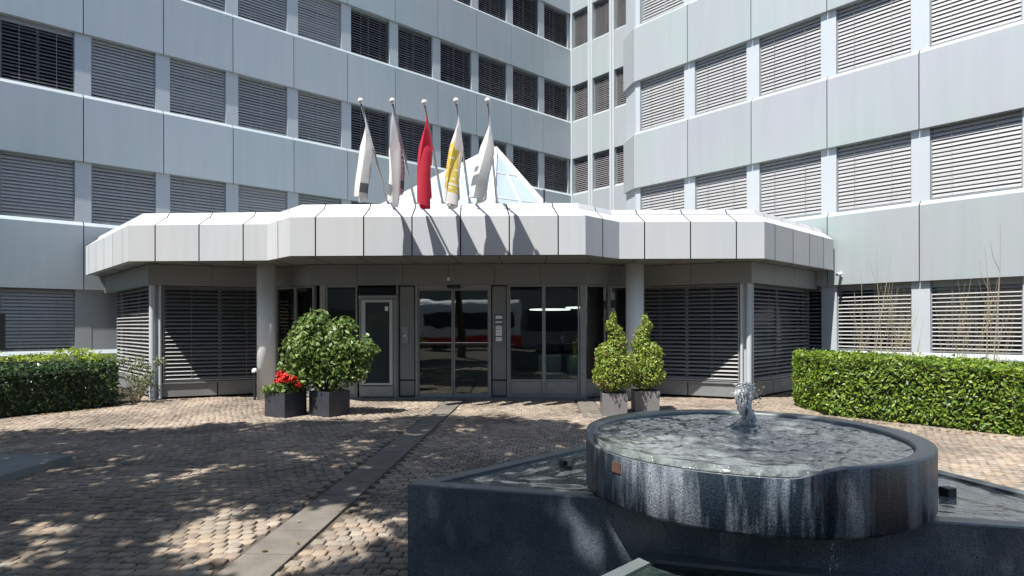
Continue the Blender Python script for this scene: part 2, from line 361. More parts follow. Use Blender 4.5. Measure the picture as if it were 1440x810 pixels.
def facade(P, d, xs, pw, matk, blindf, nf=6, cont=False, windows=True, endpier=(True, True), ground=True, wingname='wall'):
    ang = math.atan2(d[1], d[0]); M0 = Matrix.Translation((P[0], P[1], 0)) @ Matrix.Rotation(ang, 4, 'Z')
    wall = MB(); x0, x1 = xs[0], xs[-1]; top = SILL+nf*FH
    wall.box(x0, x1, .32, .62, -.02, top+1.0, 1)                                  # dark backing
    def band(zb, zt):
        for a, b in zip(xs[:-1], xs[1:]):
            g = .011
            if cont: a, b = a+pw/2, b-pw/2; g = .0
            prof = [(.318, zb), (-.05, zb), (-.055, zb+.004), (-.055, zt-.105), (-.05, zt-.1), (.04, zt-.003), (.318, zt)]
            wall.xprof(prof, a+g, b-g, 0)
    band(-.02, SILL)
    for k in range(nf): band(SILL+WH+k*FH, SILL+(k+1)*FH)
    for i, x in enumerate(xs):
        a, b = x-pw/2, x+pw/2
        if i == 0: a = x
        if i == len(xs)-1: b = x
        if not windows: a, b = (xs[0], xs[-1])
        if i and not windows: break
        if cont: wall.box(a, b, -.075, .3, -.02, top+.6, 2); wall.box(x-.008, x+.008, -.077, -.06, 0, top+.6, 1)
        else:
            for k in range(nf): wall.box(a, b, .045, .3, SILL+k*FH, SILL+WH+k*FH, 2)
    o = wall.build('wall', [M[matk], M['dark'], M['pier']], building, world=False)
    o.matrix_parent_inverse = building.matrix_basis.inverted(); o.matrix_basis = M0
    if not windows: return
    rest = MB(); fill = []
    for k in range(nf):
        for i in range(len(xs)-1):
            a = xs[i]+pw/2; b = xs[i+1]-pw/2; w_ = b-a; z = SILL+k*FH
            c = M0 @ Vector(((a+b)/2, 0, z+.8)); vis = any(visible(M0 @ Vector(q)) for q in ((a, 0, z), (b, 0, z), (a, 0, z+WH), (b, 0, z+WH)))
            bf = blindf(i, k)
            if bf is None:
                fill.append((a-.001, b+.001, z)); continue
            Mw = Matrix.Translation((a+.002, .12, z+.003))
            if vis: add_window(building, M0 @ Mw, w_-.004, WH-.006, *bf)
            else: rest.box(a+.002, b-.002, .12, .2, z+.003, z+WH-.003)
    if fill:
        fb = MB()
        for a, b, z in fill: fb.box(a, b, .05, .3, z, z+WH)
        fo = fb.build('blank_panel', M['pier'], building); fo.matrix_parent_inverse = building.matrix_basis.inverted(); fo.matrix_basis = M0
    if rest.f:
        r = rest.build('blind_row', M['slat'], building); r['kind'] = 'stuff'; r.matrix_parent_inverse = building.matrix_basis.inverted(); r.matrix_basis = M0
DL = (.7508, .6604); DR = (.664, -.748)
B1 = 1.889; PL = (-11.39-4*B1*DL[0], 16.3-4*B1*DL[1]); xsL = [B1*i for i in range(15)]
def blL(i, k):
    if k == 0 and i >= 4: return None
    if k == 2 and i == 3: return (40, .092, 'slat_dark', 0, .12)
    t = random.choice((60, 64, 66, 69)) if i < 8 else random.choice((46, 50))
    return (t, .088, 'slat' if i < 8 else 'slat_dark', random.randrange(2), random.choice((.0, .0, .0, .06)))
facade(PL, DL, xsL, .36, 'panel', blL)
B2 = 1.965; xsR = [B2*i for i in range(8)]
def blR(i, k):
    if k == 0: return (22, .092, 'slat_light', i % 2, .14) if i >= 2 else None
    return (67, .090, 'slat_light', random.randrange(4), .0)
facade((3.94, 19.63), DR, xsR, .36, 'panel_sunlit', blR)
facade((3.78, 20.45), (.16, -.82), [0, .835], .3, 'panel_sunlit', None, windows=False)
def blI(i, k): return (50, .088, 'slat_dark', 0, .0)
facade((2.79, 28.78), DR, [0, 1.245, 2.49, 3.735, 4.98, 6.225], .27, 'panel_sunlit', blI, cont=True)
# hidden return wall of the right wing and flat roofs
mb = MB(); mb.prism([(3.9, 20.5), (4.4, 20.1), (9.5, 24.5), (9.1, 25.0)], 0, 21.5); mb.build('side_wall', M['panel_sunlit'], building, world=True)

# ------------------------------------------------------------------ entrance pavilion with canopy
PV = thing('entrance_pavilion', (-1.41, 12.4, 0), 'glazed entrance pavilion with faceted pale panelled canopy between the two wings', 'building', rz=R(-1.3))
def v2(p): return Vector((p[0], p[1]))
def offset_line(pts, off):
    """offset an open polyline to its left by off with mitres (left of travel = +)"""
    out = []
    for i, p in enumerate(pts):
        ns = []
        if i > 0: d = (v2(pts[i])-v2(pts[i-1])).normalized(); ns.append(Vector((-d.y, d.x)))
        if i < len(pts)-1: d = (v2(pts[i+1])-v2(pts[i])).normalized(); ns.append(Vector((-d.y, d.x)))
        n = sum(ns, Vector((0, 0)))/len(ns); n = n/n.length_squared if len(ns) > 1 else n
        out.append(v2(p)+n*off)
    return out
CP = [(-9.75, 3.32), (-6.48, 0.05), (-3.57, 0.0), (-2.82, -.76), (2.82, -.76), (3.57, 0), (6.48, 0.05), (9.2, 2.77)]
JT = [[.52, 1.44, 2.36, 3.28, 4.2], [.57, 1.49, 2.41], [.53], [.5, 1.425, 2.35, 3.275, 4.20, 5.125], [.53], [.51, 1.43, 2.35], [.5, 1.42, 2.34, 3.2]]
PROF = [(0, 2.94), (0, 3.68), (.22, 3.86), (.245, 3.872), (.30, 3.975), (1.6, 3.995)]   # (inset, z)
fas = MB(); lines = [offset_line(CP, o) for o, z in PROF]
for s in range(len(CP)-1):
    L = (v2(CP[s+1])-v2(CP[s])).length; js = sorted(j if s != 0 else L-j for j in JT[s] if j < L-.1) if s == 0 else [j for j in JT[s] if j < L-.1]
    cuts = [0]+js+[L]
    for c in range(len(cuts)-1):
        g = .012; a = (cuts[c]+(g if c else 0))/L; b = (cuts[c+1]-(g if c < len(cuts)-2 else 0))/L
        for q in range(len(PROF)-1):
            if q == 2: continue
            P0, P1 = lines[q], lines[q+1]; z0, z1 = PROF[q][1], PROF[q+1][1]
            fas.poly([(*P0[s].lerp(P0[s+1], a), z0), (*P0[s].lerp(P0[s+1], b), z0), (*P1[s].lerp(P1[s+1], b), z1), (*P1[s].lerp(P1[s+1], a), z1)], 0)
        # panel underside lip
        P0 = lines[0]; P1 = offset_line(CP, .1)
        fas.poly([(*P0[s].lerp(P0[s+1], a), 2.94), (*P1[s].lerp(P1[s+1], a), 2.94), (*P1[s].lerp(P1[s+1], b), 2.94), (*P0[s].lerp(P0[s+1], b), 2.94)], 0)
inn = [offset_line(CP, o+.025) for o, z in PROF]
for s in range(len(CP)-1):
    for q in range(len(PROF)-1):
        P0, P1 = inn[q], inn[q+1]; z0, z1 = PROF[q][1]-.01, PROF[q+1][1]-.015
        fas.poly([(*P0[s], z0), (*P0[s+1], z0), (*P1[s+1], z1), (*P1[s], z1)], 1)
fas.build('fascia', [M['fascia'], M['dark']], PV)
soff = MB(); inner = offset_line(CP, .1); pl = [tuple(p) for p in inner]+[(9.3, 6.5), (2, 12), (-2, 14), (-10.5, 6.5)]
def ccw(pl): return pl if sum(pl[i][0]*pl[(i+1) % len(pl)][1]-pl[(i+1) % len(pl)][0]*pl[i][1] for i in range(len(pl))) > 0 else pl[::-1]
soff.poly([(p[0], p[1], 2.955) for p in ccw(pl)[::-1]])
rl = [tuple(p) for p in lines[-1]]+[(8.2, 6.5), (2, 12), (-2, 14), (-9.8, 6.5)]
soff.poly([(p[0], p[1], 3.99) for p in ccw(rl)], 0)
for x in np.arange(-9, 9.1, .925):                                                   # soffit joints
    y0 = -.6 if abs(x) < 2.8 else (.15 if abs(x) < 6.4 else abs(x)-6.2); soff.box(x-.006, x+.006, y0, y0+3, 2.948, 2.953, 1)
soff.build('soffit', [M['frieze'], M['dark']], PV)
WL = [(-9.9, 4.35), (-6.42, .82), (-4.17, 1.85), (-2.97, 1.1), (2.97, 1.1), (4.17, 1.85), (6.42, .82), (9.5, 3.9)]
# frieze: proud band in front of the wall line
fr = MB(); fo = offset_line(WL, -.13); fi = offset_line(WL, .2)
for s in range(len(WL)-1):
    L = (v2(WL[s+1])-v2(WL[s])).length; n = max(1, round(L/1.0))
    for c in range(n):
        a = c/n+(.004/L if c else 0); b = (c+1)/n-(.004/L if c < n-1 else 0)
        o0 = fo[s].lerp(fo[s+1], a); o1 = fo[s].lerp(fo[s+1], b); i1 = fi[s].lerp(fi[s+1], b); i0 = fi[s].lerp(fi[s+1], a)
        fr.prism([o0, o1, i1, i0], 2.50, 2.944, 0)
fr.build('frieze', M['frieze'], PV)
# columns
for u in (-4.03, 4.06):
    mb = MB(); mb.lathe([(.195, 0), (.195, 2.95)], (u, 1.02, 0), 40); o = mb.build('column', M['column'], PV); 
    me = o.data
    for p in me.polygons: p.use_smooth = len(p.vertices) == 4
# posts at block corners, plinths, blinds
def seg_frame(a, b):
    a = v2(a); b = v2(b); d = (b-a); return Matrix.Translation((a.x, a.y, 0)) @ Matrix.Rotation(math.atan2(d.y, d.x), 4, 'Z'), d.length
def shutter(a, b, x0, x1, z0, z1, tilt, var):
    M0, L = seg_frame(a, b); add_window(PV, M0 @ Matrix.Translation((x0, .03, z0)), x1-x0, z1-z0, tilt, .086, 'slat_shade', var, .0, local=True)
def plinth(a, b, x0, x1, n):
    M0, L = seg_frame(a, b); mb = MB(); mb.box(x0, x1, .06, .3, .03, .36, 1)
    for i in range(n):
        w_ = (x1-x0)/n; mb.box(x0+i*w_+.012, x0+(i+1)*w_-.012, .02, .1, .05, .33, 0)
    mb.box(x0, x1, -.02, .12, .335, .365, 0); mb.box(x0, x1, .25, .35, .36, 2.5, 1)
    o = mb.build('plinth', [M['doorpanel'], M['dark']], PV); o.matrix_basis = M0
A, B, C = WL[0], WL[1], WL[2]; D, E, F = WL[5], WL[6], WL[7]
_, L0 = seg_frame(A, B); _, L1 = seg_frame(B, C); _, L5 = seg_frame(D, E); _, L6 = seg_frame(E, F)
shutter(A, B, 1.2, L0-.17, .37, 2.49, 28, 1); shutter(B, C, .17, L1-.06, .37, 2.49, 30, 2)
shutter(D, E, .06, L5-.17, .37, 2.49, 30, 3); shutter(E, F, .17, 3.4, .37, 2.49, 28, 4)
plinth(A, B, 1.0, L0-.05, 3); plinth(B, C, .05, L1-.02, 2); plinth(D, E, .02, L5-.05, 2); plinth(E, F, .05, 3.9, 3)
for (c, d0) in ((B, (-1, 0)), (E, (1, 0))):
    mb = MB(); s = 1 if c is B else -1
    mb.tube([(c[0]-s*.02, c[1]-.02, .02), (c[0]-s*.02, c[1]-.02, 2.5)], .055, 16)
    mb.tube([(c[0]+s*.12, c[1]+.03, .02), (c[0]+s*.12, c[1]+.03, 2.5)], .03, 10); mb.tube([(c[0]-s*.13, c[1]+.09, .02), (c[0]-s*.13, c[1]+.09, 2.5)], .03, 10)
    mb.prism(ccw([(c[0]-.1, c[1]+.06), (c[0]+.1, c[1]+.06), (c[0]+.1, c[1]+.22), (c[0]-.1, c[1]+.22)]), .0, 2.5)
    mb.build('corner_post', M['pier'], PV, smooth=False)
# glazed entrance wall: local u from picture columns
def U(px, Z=13.5): return (px-720)/862*Z+1.41+.0
GY = 1.1
def glazing(M0, x0, x1, z0, z1, name='window', kick=True, t=.035, mid=()):
    f = MB(); zk = .40 if kick else z0
    f.box(x0, x0+t, 0, .09, z0, z1); f.box(x1-t, x1, 0, .09, z0, z1); f.box(x0+t, x1-t, 0, .09, z1-t, z1); f.box(x0+t, x1-t, .003, .087, z0, z0+t)
    if kick: f.box(x0+t, x1-t, 0, .09, zk-t/2, zk+t/2); f.box(x0+t+.02, x1-t-.02, .02, .06, z0+t+.02, zk-t/2-.02); f.box(x0+t, x1-t, .035, .05, z0+t, zk-t/2)
    for m_ in mid: f.box(x0+t, x1-t, .01, .08, m_-.02, m_+.02)
    o = f.build(name, M['frame'], PV, bevel=.004); o.matrix_basis = M0
    g = MB(); zb = zk+t/2 if kick else z0+t; g.box(x0+t, x1-t, .04, .052, zb, z1-t); g.build('pane', M['glass'], o); return o
M0 = Matrix.Translation((0, GY, 0)); ZT = 2.495
glazing(M0, U(455), U(500), .03, ZT)
glazing(M0, U(500)+.004, U(556), .03, ZT, name='transom_frame', kick=False, mid=(2.2,)) if False else None
def gpanel(x0, x1):
    f = MB(); f.box(x0, x1, .03, .08, .03, ZT, 1); f.box(x0+.02, x1-.02, .012, .04, .42, ZT-.03, 0); f.box(x0+.02, x1-.02, .012, .04, .06, .385, 0)
    f.build('side_panel', [M['doorpanel'], M['dark']], PV, bevel=.004)
gpanel(U(559), U(582)); gpanel(U(689.5), U(711.5))
glazing(M0, U(714), U(763), .03, ZT); glazing(M0, U(763)+.003, U(813), .03, ZT)
posts = MB()
for px, wd in ((451, .12), (557, .04), (584, .05), (687.5, .045), (712.5, .035), (818, .13)):
    posts.box(U(px)-wd/2, U(px)+wd/2, -.02, .12, 0, 2.5)
posts.box(U(447), U(822), .0, .13, 2.496, 2.52); posts.build('door_frame', M['frame'], PV, bevel=.003)
sill = MB(); sill.box(U(446), U(823), -.1, .14, -.02, .028); sill.build('threshold', M['doorpanel'], PV)
# move frame parts with the wall line
for o in PV.children:
    if o.name.split('.')[0] in ('door_frame', 'threshold', 'side_panel'): o.location.y = GY
# hinged side door in its box frame
dx0, dx1 = U(506), U(553)
f = MB(); f.box(dx0-.05, dx1+.03, .0, .1, 2.22, ZT-.04, 1); f.box(dx0-.05, dx0, -.02, .12, .03, 2.2); f.box(dx1-.02, dx1+.05, -.06, .12, .03, 2.2); f.box(dx0-.05, dx1+.05, -.08, .1, 2.2, 2.27)
f.box(dx0, dx1-.02, -.10, .1, .05, .28); o = f.build('door_surround', [M['frame'], M['winglass']], PV, bevel=.003); o.location.y = GY
f = MB(); t = .085; f.box(dx0+.02, dx0+.02+t, -.08, -.03, .30, 2.18); f.box(dx1-.1, dx1-.1+.07, -.08, -.03, .30, 2.18); f.box(dx0+.02+t, dx1-.1, -.08, -.03, .30, .345); f.box(dx0+.02+t, dx1-.1, -.08, -.03, 2.12, 2.18)
door = f.build('door', M['pier'], PV, bevel=.003); door.location.y = GY
g = MB(); g.box(dx0+.02+t, dx1-.1, -.06, -.05, .345, 2.12); g.build('pane', mat('smoked_glass', (.035, .045, .05), .12), door)
g = MB(); g.box(dx1-.2, dx1-.13, -.064, -.061, 1.93, 2.03); g.build('sticker', M['white'], door)
# sliding doors
for a, b in ((U(586), U(635)), (U(636), U(686))):
    f = MB(); t = .028; f.box(a, a+t, .02, .07, .03, 2.42); f.box(b-t, b, .02, .07, .03, 2.42); f.box(a+t, b-t, .02, .07, 2.38, 2.42); f.box(a+t, b-t, .02, .07, .03, .11)
    d = f.build('sliding_door', M['frame'], PV, bevel=.003); d.location.y = GY
    g = MB(); g.box(a+t, b-t, .04, .05, .11, 2.38); g.build('pane', M['glass'], d)
    g = MB(); g.box(a+t, b-t, .036, .0385, 1.22, 1.235); g.build('decal', M['white'], d)
f = MB(); f.box(U(586), U(686), .0, .11, 2.422, 2.494); o = f.build('door_header', M['frame'], PV); o.location.y = GY
f = MB(); f.box(U(628), U(646), -.10, .0, 2.42, 2.49); o = f.build('door_sensor', M['black'], PV, bevel=.01); o.location.y = GY
# angled side glazing
for (a, b, k) in ((WL[2], WL[3], 0), (WL[4], WL[5], 1)):
    Mx, L = seg_frame(a, b)
    glazing(Mx, .02, L/2-.0, .03, ZT); glazing(Mx, L/2+.003, L-.06, .03, ZT)
# interior room
rm = MB(); rm.prism([(-3, 1.24), (3, 1.24), (4.3, 2.0), (5.6, 2.3), (5.6, 8), (-6.2, 8), (-6.2, 2.3), (-4.3, 2.0)], -.018, .024, 0); rm.box(-6, 5.5, 8.0, 8.2, .03, 2.95, 1)
rm.box(-6.2, -6.0, 2.3, 8, .03, 2.95, 1); rm.box(5.4, 5.6, 2.3, 8, .03, 2.95, 1); rm.poly([(-3, 1.3, 2.93), (-6, 2.3, 2.93), (-6, 8.2, 2.93), (5.5, 8.2, 2.93), (5.5, 2.3, 2.93), (3, 1.3, 2.93)], 1)
rm.build('interior', [mat('lobby_floor', (.12, .115, .11), .25), mat('lobby_wall', (.12, .12, .12), .8)], PV)
# intercom, tiny number sign on the frieze
f = MB(); f.box(U(563), U(572), -.012, .012, 1.22, 1.58); o = f.build('intercom', M['frame'], PV, bevel=.004); o.location.y = GY
g = MB(); g.lathe([(.02, 0), (.02, .008), (0.001, .008)], (0, 0, 0), 16); k = g.build('button', M['white'], o); k.matrix_basis = Matrix.Translation(((U(563)+U(572))/2, -.012, 1.38)) @ Matrix.Rotation(R(90), 4, 'X')
f = MB(); f.box(U(628.5), U(632), .955, .968, 2.585, 2.66); f.build('number_plate', M['white'], PV)
# lobby lamps and furniture
emi = bpy.data.materials.new('lamp_ring'); emi.use_nodes = True; emi.node_tree.nodes['Principled BSDF'].inputs['Emission Color'].default_value = (1, .95, .9, 1); emi.node_tree.nodes['Principled BSDF'].inputs['Emission Strength'].default_value = 1.6
def pendant(x, y, z, r, label):
    t = thing('pendant_lamp', (x, y, z), label, 'lamp', group='ring lamps in the lobby')
    mb = MB(); n = 40; pts = [(r*math.cos(2*math.pi*i/n), r*math.sin(2*math.pi*i/n), 0) for i in range(n+1)]; mb.tube(pts, .014, 8, caps=False); mb.build('ring', emi, t)
    mb = MB()
    for i in range(3): a = 2.1*i; mb.tube([(r*math.cos(a), r*math.sin(a), 0), (0, 0, 2.9-z)], .003, 4)
    mb.build('cable', M['black'], t)
pendant(.95, 15.3, 2.0, .50, 'glowing ring lamp hanging behind the left window right of the doors')
pendant(2.0, 16.4, 2.08, .55, 'glowing ring lamp hanging behind the rightmost front window')
def lounge(x, y, label):
    t = thing('reception_chair', (x, y, .024), label, 'chair', rz=random.uniform(-1, 1), group='chairs in the lobby')
    mb = MB(); mb.box(-.3, .3, -.3, .3, .22, .42); mb.build('seat', M['white'], t, bevel=.05)
    mb = MB(); mb.box(-.3, .3, .24, .34, .42, .85); mb.build('backrest', M['white'], t, bevel=.04)
    for i in (-1, 1):
        for j in (-1, 1): mb = MB(); mb.tube([(i*.25, j*.25, 0), (i*.25, j*.25, .23)], .015, 6); mb.build('leg', M['black'], t)
lounge(1.0, 15.0, 'pale lobby chair behind the window next to the directory sign'); lounge(1.75, 14.7, 'pale lobby chair behind the rightmost front window')
t = thing('reception_desk', (-1.3, 18.2, .024), 'pale reception desk deep inside behind the sliding doors', 'desk')
mb = MB(); mb.box(-1.3, 1.3, -.3, .3, 0, 1.0); mb.build('counter', mat('desk_wood', (.30, .28, .26), .5, var=.4), t, bevel=.01); mb = MB(); mb.box(-1.4, 1.4, -.4, .4, 1.0, 1.05); mb.build('top', M['white'], t)

# directory sign on the grey panel
def pvw(u, v, z): 
    p = PV.matrix_basis @ Vector((u, v, z)); return p
t = thing('directory_sign', pvw(U(700), GY+.012, 1.25), 'small directory sign with stacked pale name strips beside the sliding doors', 'sign', rz=R(-1.3))
mb = MB(); mb.box(-.085, .085, -.012, 0, 0, .60); mb.build('board', mat('sign_board', (.10, .10, .105), .4), t, bevel=.002)
mb = MB()
for z0, z1 in ((.01, .10), (.125, .20), (.205, .265), (.275, .32), (.33, .352), (.41, .45), (.50, .57)): mb.box(-.07, .07, -.016, -.0125, z0, z1)
mb.build('name_strip', M['white'], t)

# skylight pyramid on the roof
SK = thing('glass_skylight', (-.4, 15.2, 3.95), 'white framed glass pyramid skylight on the roof behind the flags', 'skylight')
ap = Vector((-.43, 15.9, 6.2)); bl = Vector((-4.6, 15.6, 3.98)); nr = Vector((-.45, 14.3, 3.98)); br = Vector((1.42, 15.5, 3.98)); bk = Vector((-.6, 18.0, 3.98))
def offp(p): return tuple(p-SK.location)
pn = MB()
for a, b in ((bl, nr), (nr, br), (br, bk), (bk, bl)): pn.poly([offp(a), offp(b), offp(ap)])
pn.build('pane', M['skyglass'], SK)
fm = MB()
def bar(a, b, r=.05): fm.tube([offp(a), offp(b)], r, 4)
for a in (bl, nr, br, bk): bar(a, ap, .085 if a in (bl, br) else .06)
for a, b in ((bl, nr), (nr, br), (br, bk), (bk, bl)): bar(a, b, .06)
for a, b in ((bl, nr), (nr, br)):
    for k in (.33, .66): bar(a.lerp(ap, k), b.lerp(ap, k), .025)
    bar(a.lerp(b, .5), (a.lerp(ap, .66) if a is bl else b.lerp(ap, .66)).lerp(nr.lerp(ap, .66), .5), .02)
for k in (.25, .5, .75): q = bl.lerp(nr, k); bar(q, ap.lerp(bl, 1-k), .022)
fm.build('frame', M['white'], SK)
mb = MB(); mb.tube([offp(Vector((.75, 14.2, 4.0))), offp(Vector((.75, 14.2, 4.75)))], .025, 6); mb.build('vent_pipe', M['black'], SK)

# ------------------------------------------------------------------ flags
fred = mat('flag_red', (.62, .03, .07), .7, var=.3, vscale=8); fwhite = mat('flag_white', (.86, .85, .83), .8, var=.2, vscale=8); fpink = mat('flag_pink', (.60, .46, .52), .8)
fyel = mat('flag_yellow', (.70, .55, .12), .8); fdark = mat('flag_print', (.12, .12, .13), .8); fgold = mat('flag_gold', (.62, .40, .25), .8); fteal = mat('flag_grey', (.25, .27, .25), .8)
for m in (fred, fwhite, fpink, fyel):
    N = m.node_tree.nodes; Lk = m.node_tree.links; p = N['Principled BSDF']; tt = N.new('ShaderNodeBsdfTranslucent'); tt.inputs[0].default_value = p.inputs['Base Color'].default_value
    mx = N.new('ShaderNodeMixShader'); mx.inputs[0].default_value = .42; Lk.new(p.outputs[0], mx.inputs[1]); Lk.new(tt.outputs[0], mx.inputs[2]); Lk.new(mx.outputs[0], N['Material Output'].inputs[0])
def flag(i, bx, kind, label):
    base = Vector((bx, 12.35, 3.96)); top = Vector((bx-.12, 10.5, 5.42-(.03 if i in (2,) else 0)))
    t = thing('flagpole', base, label, 'flag', group='flags leaning out over the canopy')
    mb = MB(); mb.tube([(0, 0, 0), top-base], [.026, .018], 10); mb.build('pole', M['steel'], t, smooth=True)
    mb = MB(); mb.lathe([(.004, -.05), (.035, -.035), (.05, 0), (.035, .035), (.004, .05)], top-base+Vector((0, -.02, .03)), 16); mb.build('finial', M['white'], t, smooth=True)
    mb = MB(); mb.tube([(0, 0, -.1), (0, 0, .12)], .05, 10); mb.build('bracket', M['steel'], t)
    NS, NT = 22, 44; lean = (-.08, -.07, -.10, -.16, -.26)[i]; d = base-top; hs = .06; he = .37; rr = random.Random(i*5+1); ph = rr.uniform(0, 6)
    V = []; bot = 3.72+rr.uniform(-.06, .06)-top.z
    for a in range(NS+1):
        s = a/NS; h0 = top-base+d*(hs+(he-hs)*s)+Vector((0, 0, -.03))
        zb = (top-base).z+bot+.25*s*s+.10*math.sin(ph+s*5)
        for b in range(NT+1):
            q = b/NT; amp = .12*min(1, q*3)*(1-.15*q)*math.sin(math.pi*min(1, .15+s*.9))+.02*q
            x = h0.x+amp*math.sin(s*13+ph+q*1.7)*1.0+lean*q*(1-s*.8)+.03*math.sin(q*4+ph)
            y = h0.y*(1-.5*q*s)+(top-base).y*.5*q*s+amp*.6*math.cos(s*13+ph*2+q*2.1)
            z = h0.z+(zb-h0.z)*q
            V.append((x, y, z))
    F = []; mi = []
    for a in range(NS):
        for b in range(NT):
            k = a*(NT+1)+b; F.append((k, k+1, k+NT+2, k+NT+1)); s = a/NS; q = b/NT; m = 0
            if kind in ('w', 'p'):
                if .78 < q < .92 and .25 < s < .75: m = 2
                if .42 < s < .62 and .25 < q < .7 and (b % 4 in (0, 1)) and (a % 3): m = 2
                if kind == 'p' and m == 0 and s > .45: m = 1
            elif kind == 'r':
                if .4 < s < .62 and .3 < q < .9 and b % 7 in (1, 2, 3, 4) and not (b % 7 in (2, 3) and a % 4 == 1): m = 2
            elif kind == 'y':
                if s < .3 and .3 < q < .75: m = 1
                if s < .5 and .76 < q < .86: m = 1
                if .5 < s < .9 and q > .72: m = 2
                if m == 1 and (a*3+b*5) % 11 == 0: m = 0
            elif kind == 'v':
                if s < .25 and .72 < q < .86: m = 2
                if .05 < s < .2 and .6 < q < .66: m = 2
                if s > .75 and .2 < q < .8 and b % 5 == 0: m = 2
            mi.append(m)
    me = bpy.data.meshes.new('flag'); me.from_pydata(V, [], F)
    ms = {'w': [fwhite, fpink, fdark], 'p': [fwhite, fpink, fdark], 'r': [fred, fred, fgold], 'y': [fwhite, fyel, fteal], 'v': [fwhite, fpink, fdark]}[kind]
    for m in ms: me.materials.append(m)
    me.polygons.foreach_set('material_index', mi); me.polygons.foreach_set('use_smooth', [True]*len(F)); me.update(); link('cloth', me, t)
    p = top-base+d*he; mb = MB(); mb.tube([p, p+Vector((.02, .2, -.3)), Vector((.02, -.05, .05))], .006, 5); mb.build('rope', fwhite, t)
flag(0, -2.46, 'w', 'white flag with dark print on the leftmost pole'); flag(1, -1.92, 'p', 'white and pale pink flag, second pole from the left')
flag(2, -1.37, 'r', 'red flag with gold print on the middle pole'); flag(3, -.83, 'y', 'white and yellow flag with grey lower corner'); flag(4, -.29, 'v', 'plain white flag on the rightmost pole in front of the skylight')

# ------------------------------------------------------------------ fountain
FT = thing('fountain', (1.5, 3.7, 0), 'dark granite fountain with round overflowing basin above triangular pools', 'fountain')
def fw(x, y): return (x-1.5, y-3.7)
a15 = R(-15); a45 = R(45); a75 = R(-75)
A_ = Vector((-.65, 3.80)); LT = 4.05
Bp = A_+Vector((math.cos(a45), math.sin(a45)))*LT; Cp = A_+Vector((math.cos(a15), math.sin(a15)))*LT
def pool(pts, top, rim, wz, name, wmat, gm, depthz=.25):
    pts = [v2(p) for p in ccw([tuple(p) for p in pts])]; n = len(pts)
    def inset(d):
        out = []
        for i in range(n):
            p0, p1, p2 = pts[i-1], pts[i], pts[(i+1) % n]; e1 = (p1-p0).normalized(); e2 = (p2-p1).normalized()
            n1 = Vector((-e1.y, e1.x)); n2 = Vector((-e2.y, e2.x)); s = n1+n2; out.append(p1+s*(d/ (1+n1.dot(n2))))
        return out
    i1 = inset(rim); mb = MB(); ch = inset(.008)
    for i in range(n):
        j = (i+1) % n; a, b = fw(*pts[i]), fw(*pts[j]); c, d = fw(*i1[i]), fw(*i1[j]); e, f_ = fw(*ch[i]), fw(*ch[j])
        mb.poly([(*a, -.02), (*b, -.02), (*b, top-.008), (*a, top-.008)], 0); mb.poly([(*a, top-.008), (*b, top-.008), (*f_, top), (*e, top)], 1)
        mb.poly([(*e, top), (*f_, top), (*d, top), (*c, top)], 1); mb.poly([(*c, top), (*d, top), (*d, top-depthz), (*c, top-depthz)], 1)
    mb.poly([(*fw(*p), top-depthz) for p in i1], 1)
    o = mb.build(name, [gm, M['granite_top']], FT)
    # wavy water sheet
    xs = [p.x for p in i1]; ys = [p.y for p in i1]; me = grid_water(i1, wz, 90); me.materials.append(wmat); link('water', me, o); return o
def inside(p, poly):
    r = False; j = len(poly)-1
    for i in range(len(poly)):
        if (poly[i][1] > p[1]) != (poly[j][1] > p[1]) and p[0] < (poly[j][0]-poly[i][0])*(p[1]-poly[i][1])/(poly[j][1]-poly[i][1])+poly[i][0]: r = not r
        j = i
    return r
def wave(x, y, amp): return amp*(noise.noise(Vector((x*8, y*8, 1.3)))+.7*noise.noise(Vector((x*19, y*19, 4))))
def grid_water(poly, z, n, amp=.010):
    """triangle fan refined: barycentric grid for triangles / fan for others"""
    V = []; F = []
    c = sum(poly, Vector((0, 0)))/len(poly)
    for i in range(len(poly)):
        a, b = poly[i], poly[(i+1) % len(poly)]; st = len(V); m = n//2
        for r in range(m+1):
            for k in range(r+1):
                p = c+(a-c)*(r/m) if r == 0 else c+((a-c)*(1-k/r)+(b-c)*(k/r))*(r/m)
                e = min(1, (m-r)/3); V.append((p.x-1.5, p.y-3.7, z+wave(p.x, p.y, amp)*e))
        idx = lambda r, k: st+r*(r+1)//2+k
        for r in range(m):
            for k in range(r+1):
                F.append((idx(r, k), idx(r+1, k), idx(r+1, k+1)))
                if k < r: F.append((idx(r, k), idx(r+1, k+1), idx(r, k+1)))
    me = bpy.data.meshes.new('water'); me.from_pydata(V, [], F); me.polygons.foreach_set('use_smooth', [True]*len(F)); me.update(); return me
pool([A_, Bp, Cp], .62, .10, .605, 'triangular_pool', M['water'], M['granite'])
nF = Vector((math.cos(a15), math.sin(a15))); nO = Vector((nF.y, -nF.x))
q0 = A_+nF*1.45+nO*.004; q3 = A_+nF*2.7+nO*.004
q1 = q0-Vector((math.cos(a45), math.sin(a45)))*2.2; q2 = q3+Vector((math.cos(a75), math.sin(a75)))*2.0
pool([q0, q1, q2, q3], .33, .09, .31, 'lower_pool', M['water_dark'], M['granite'])
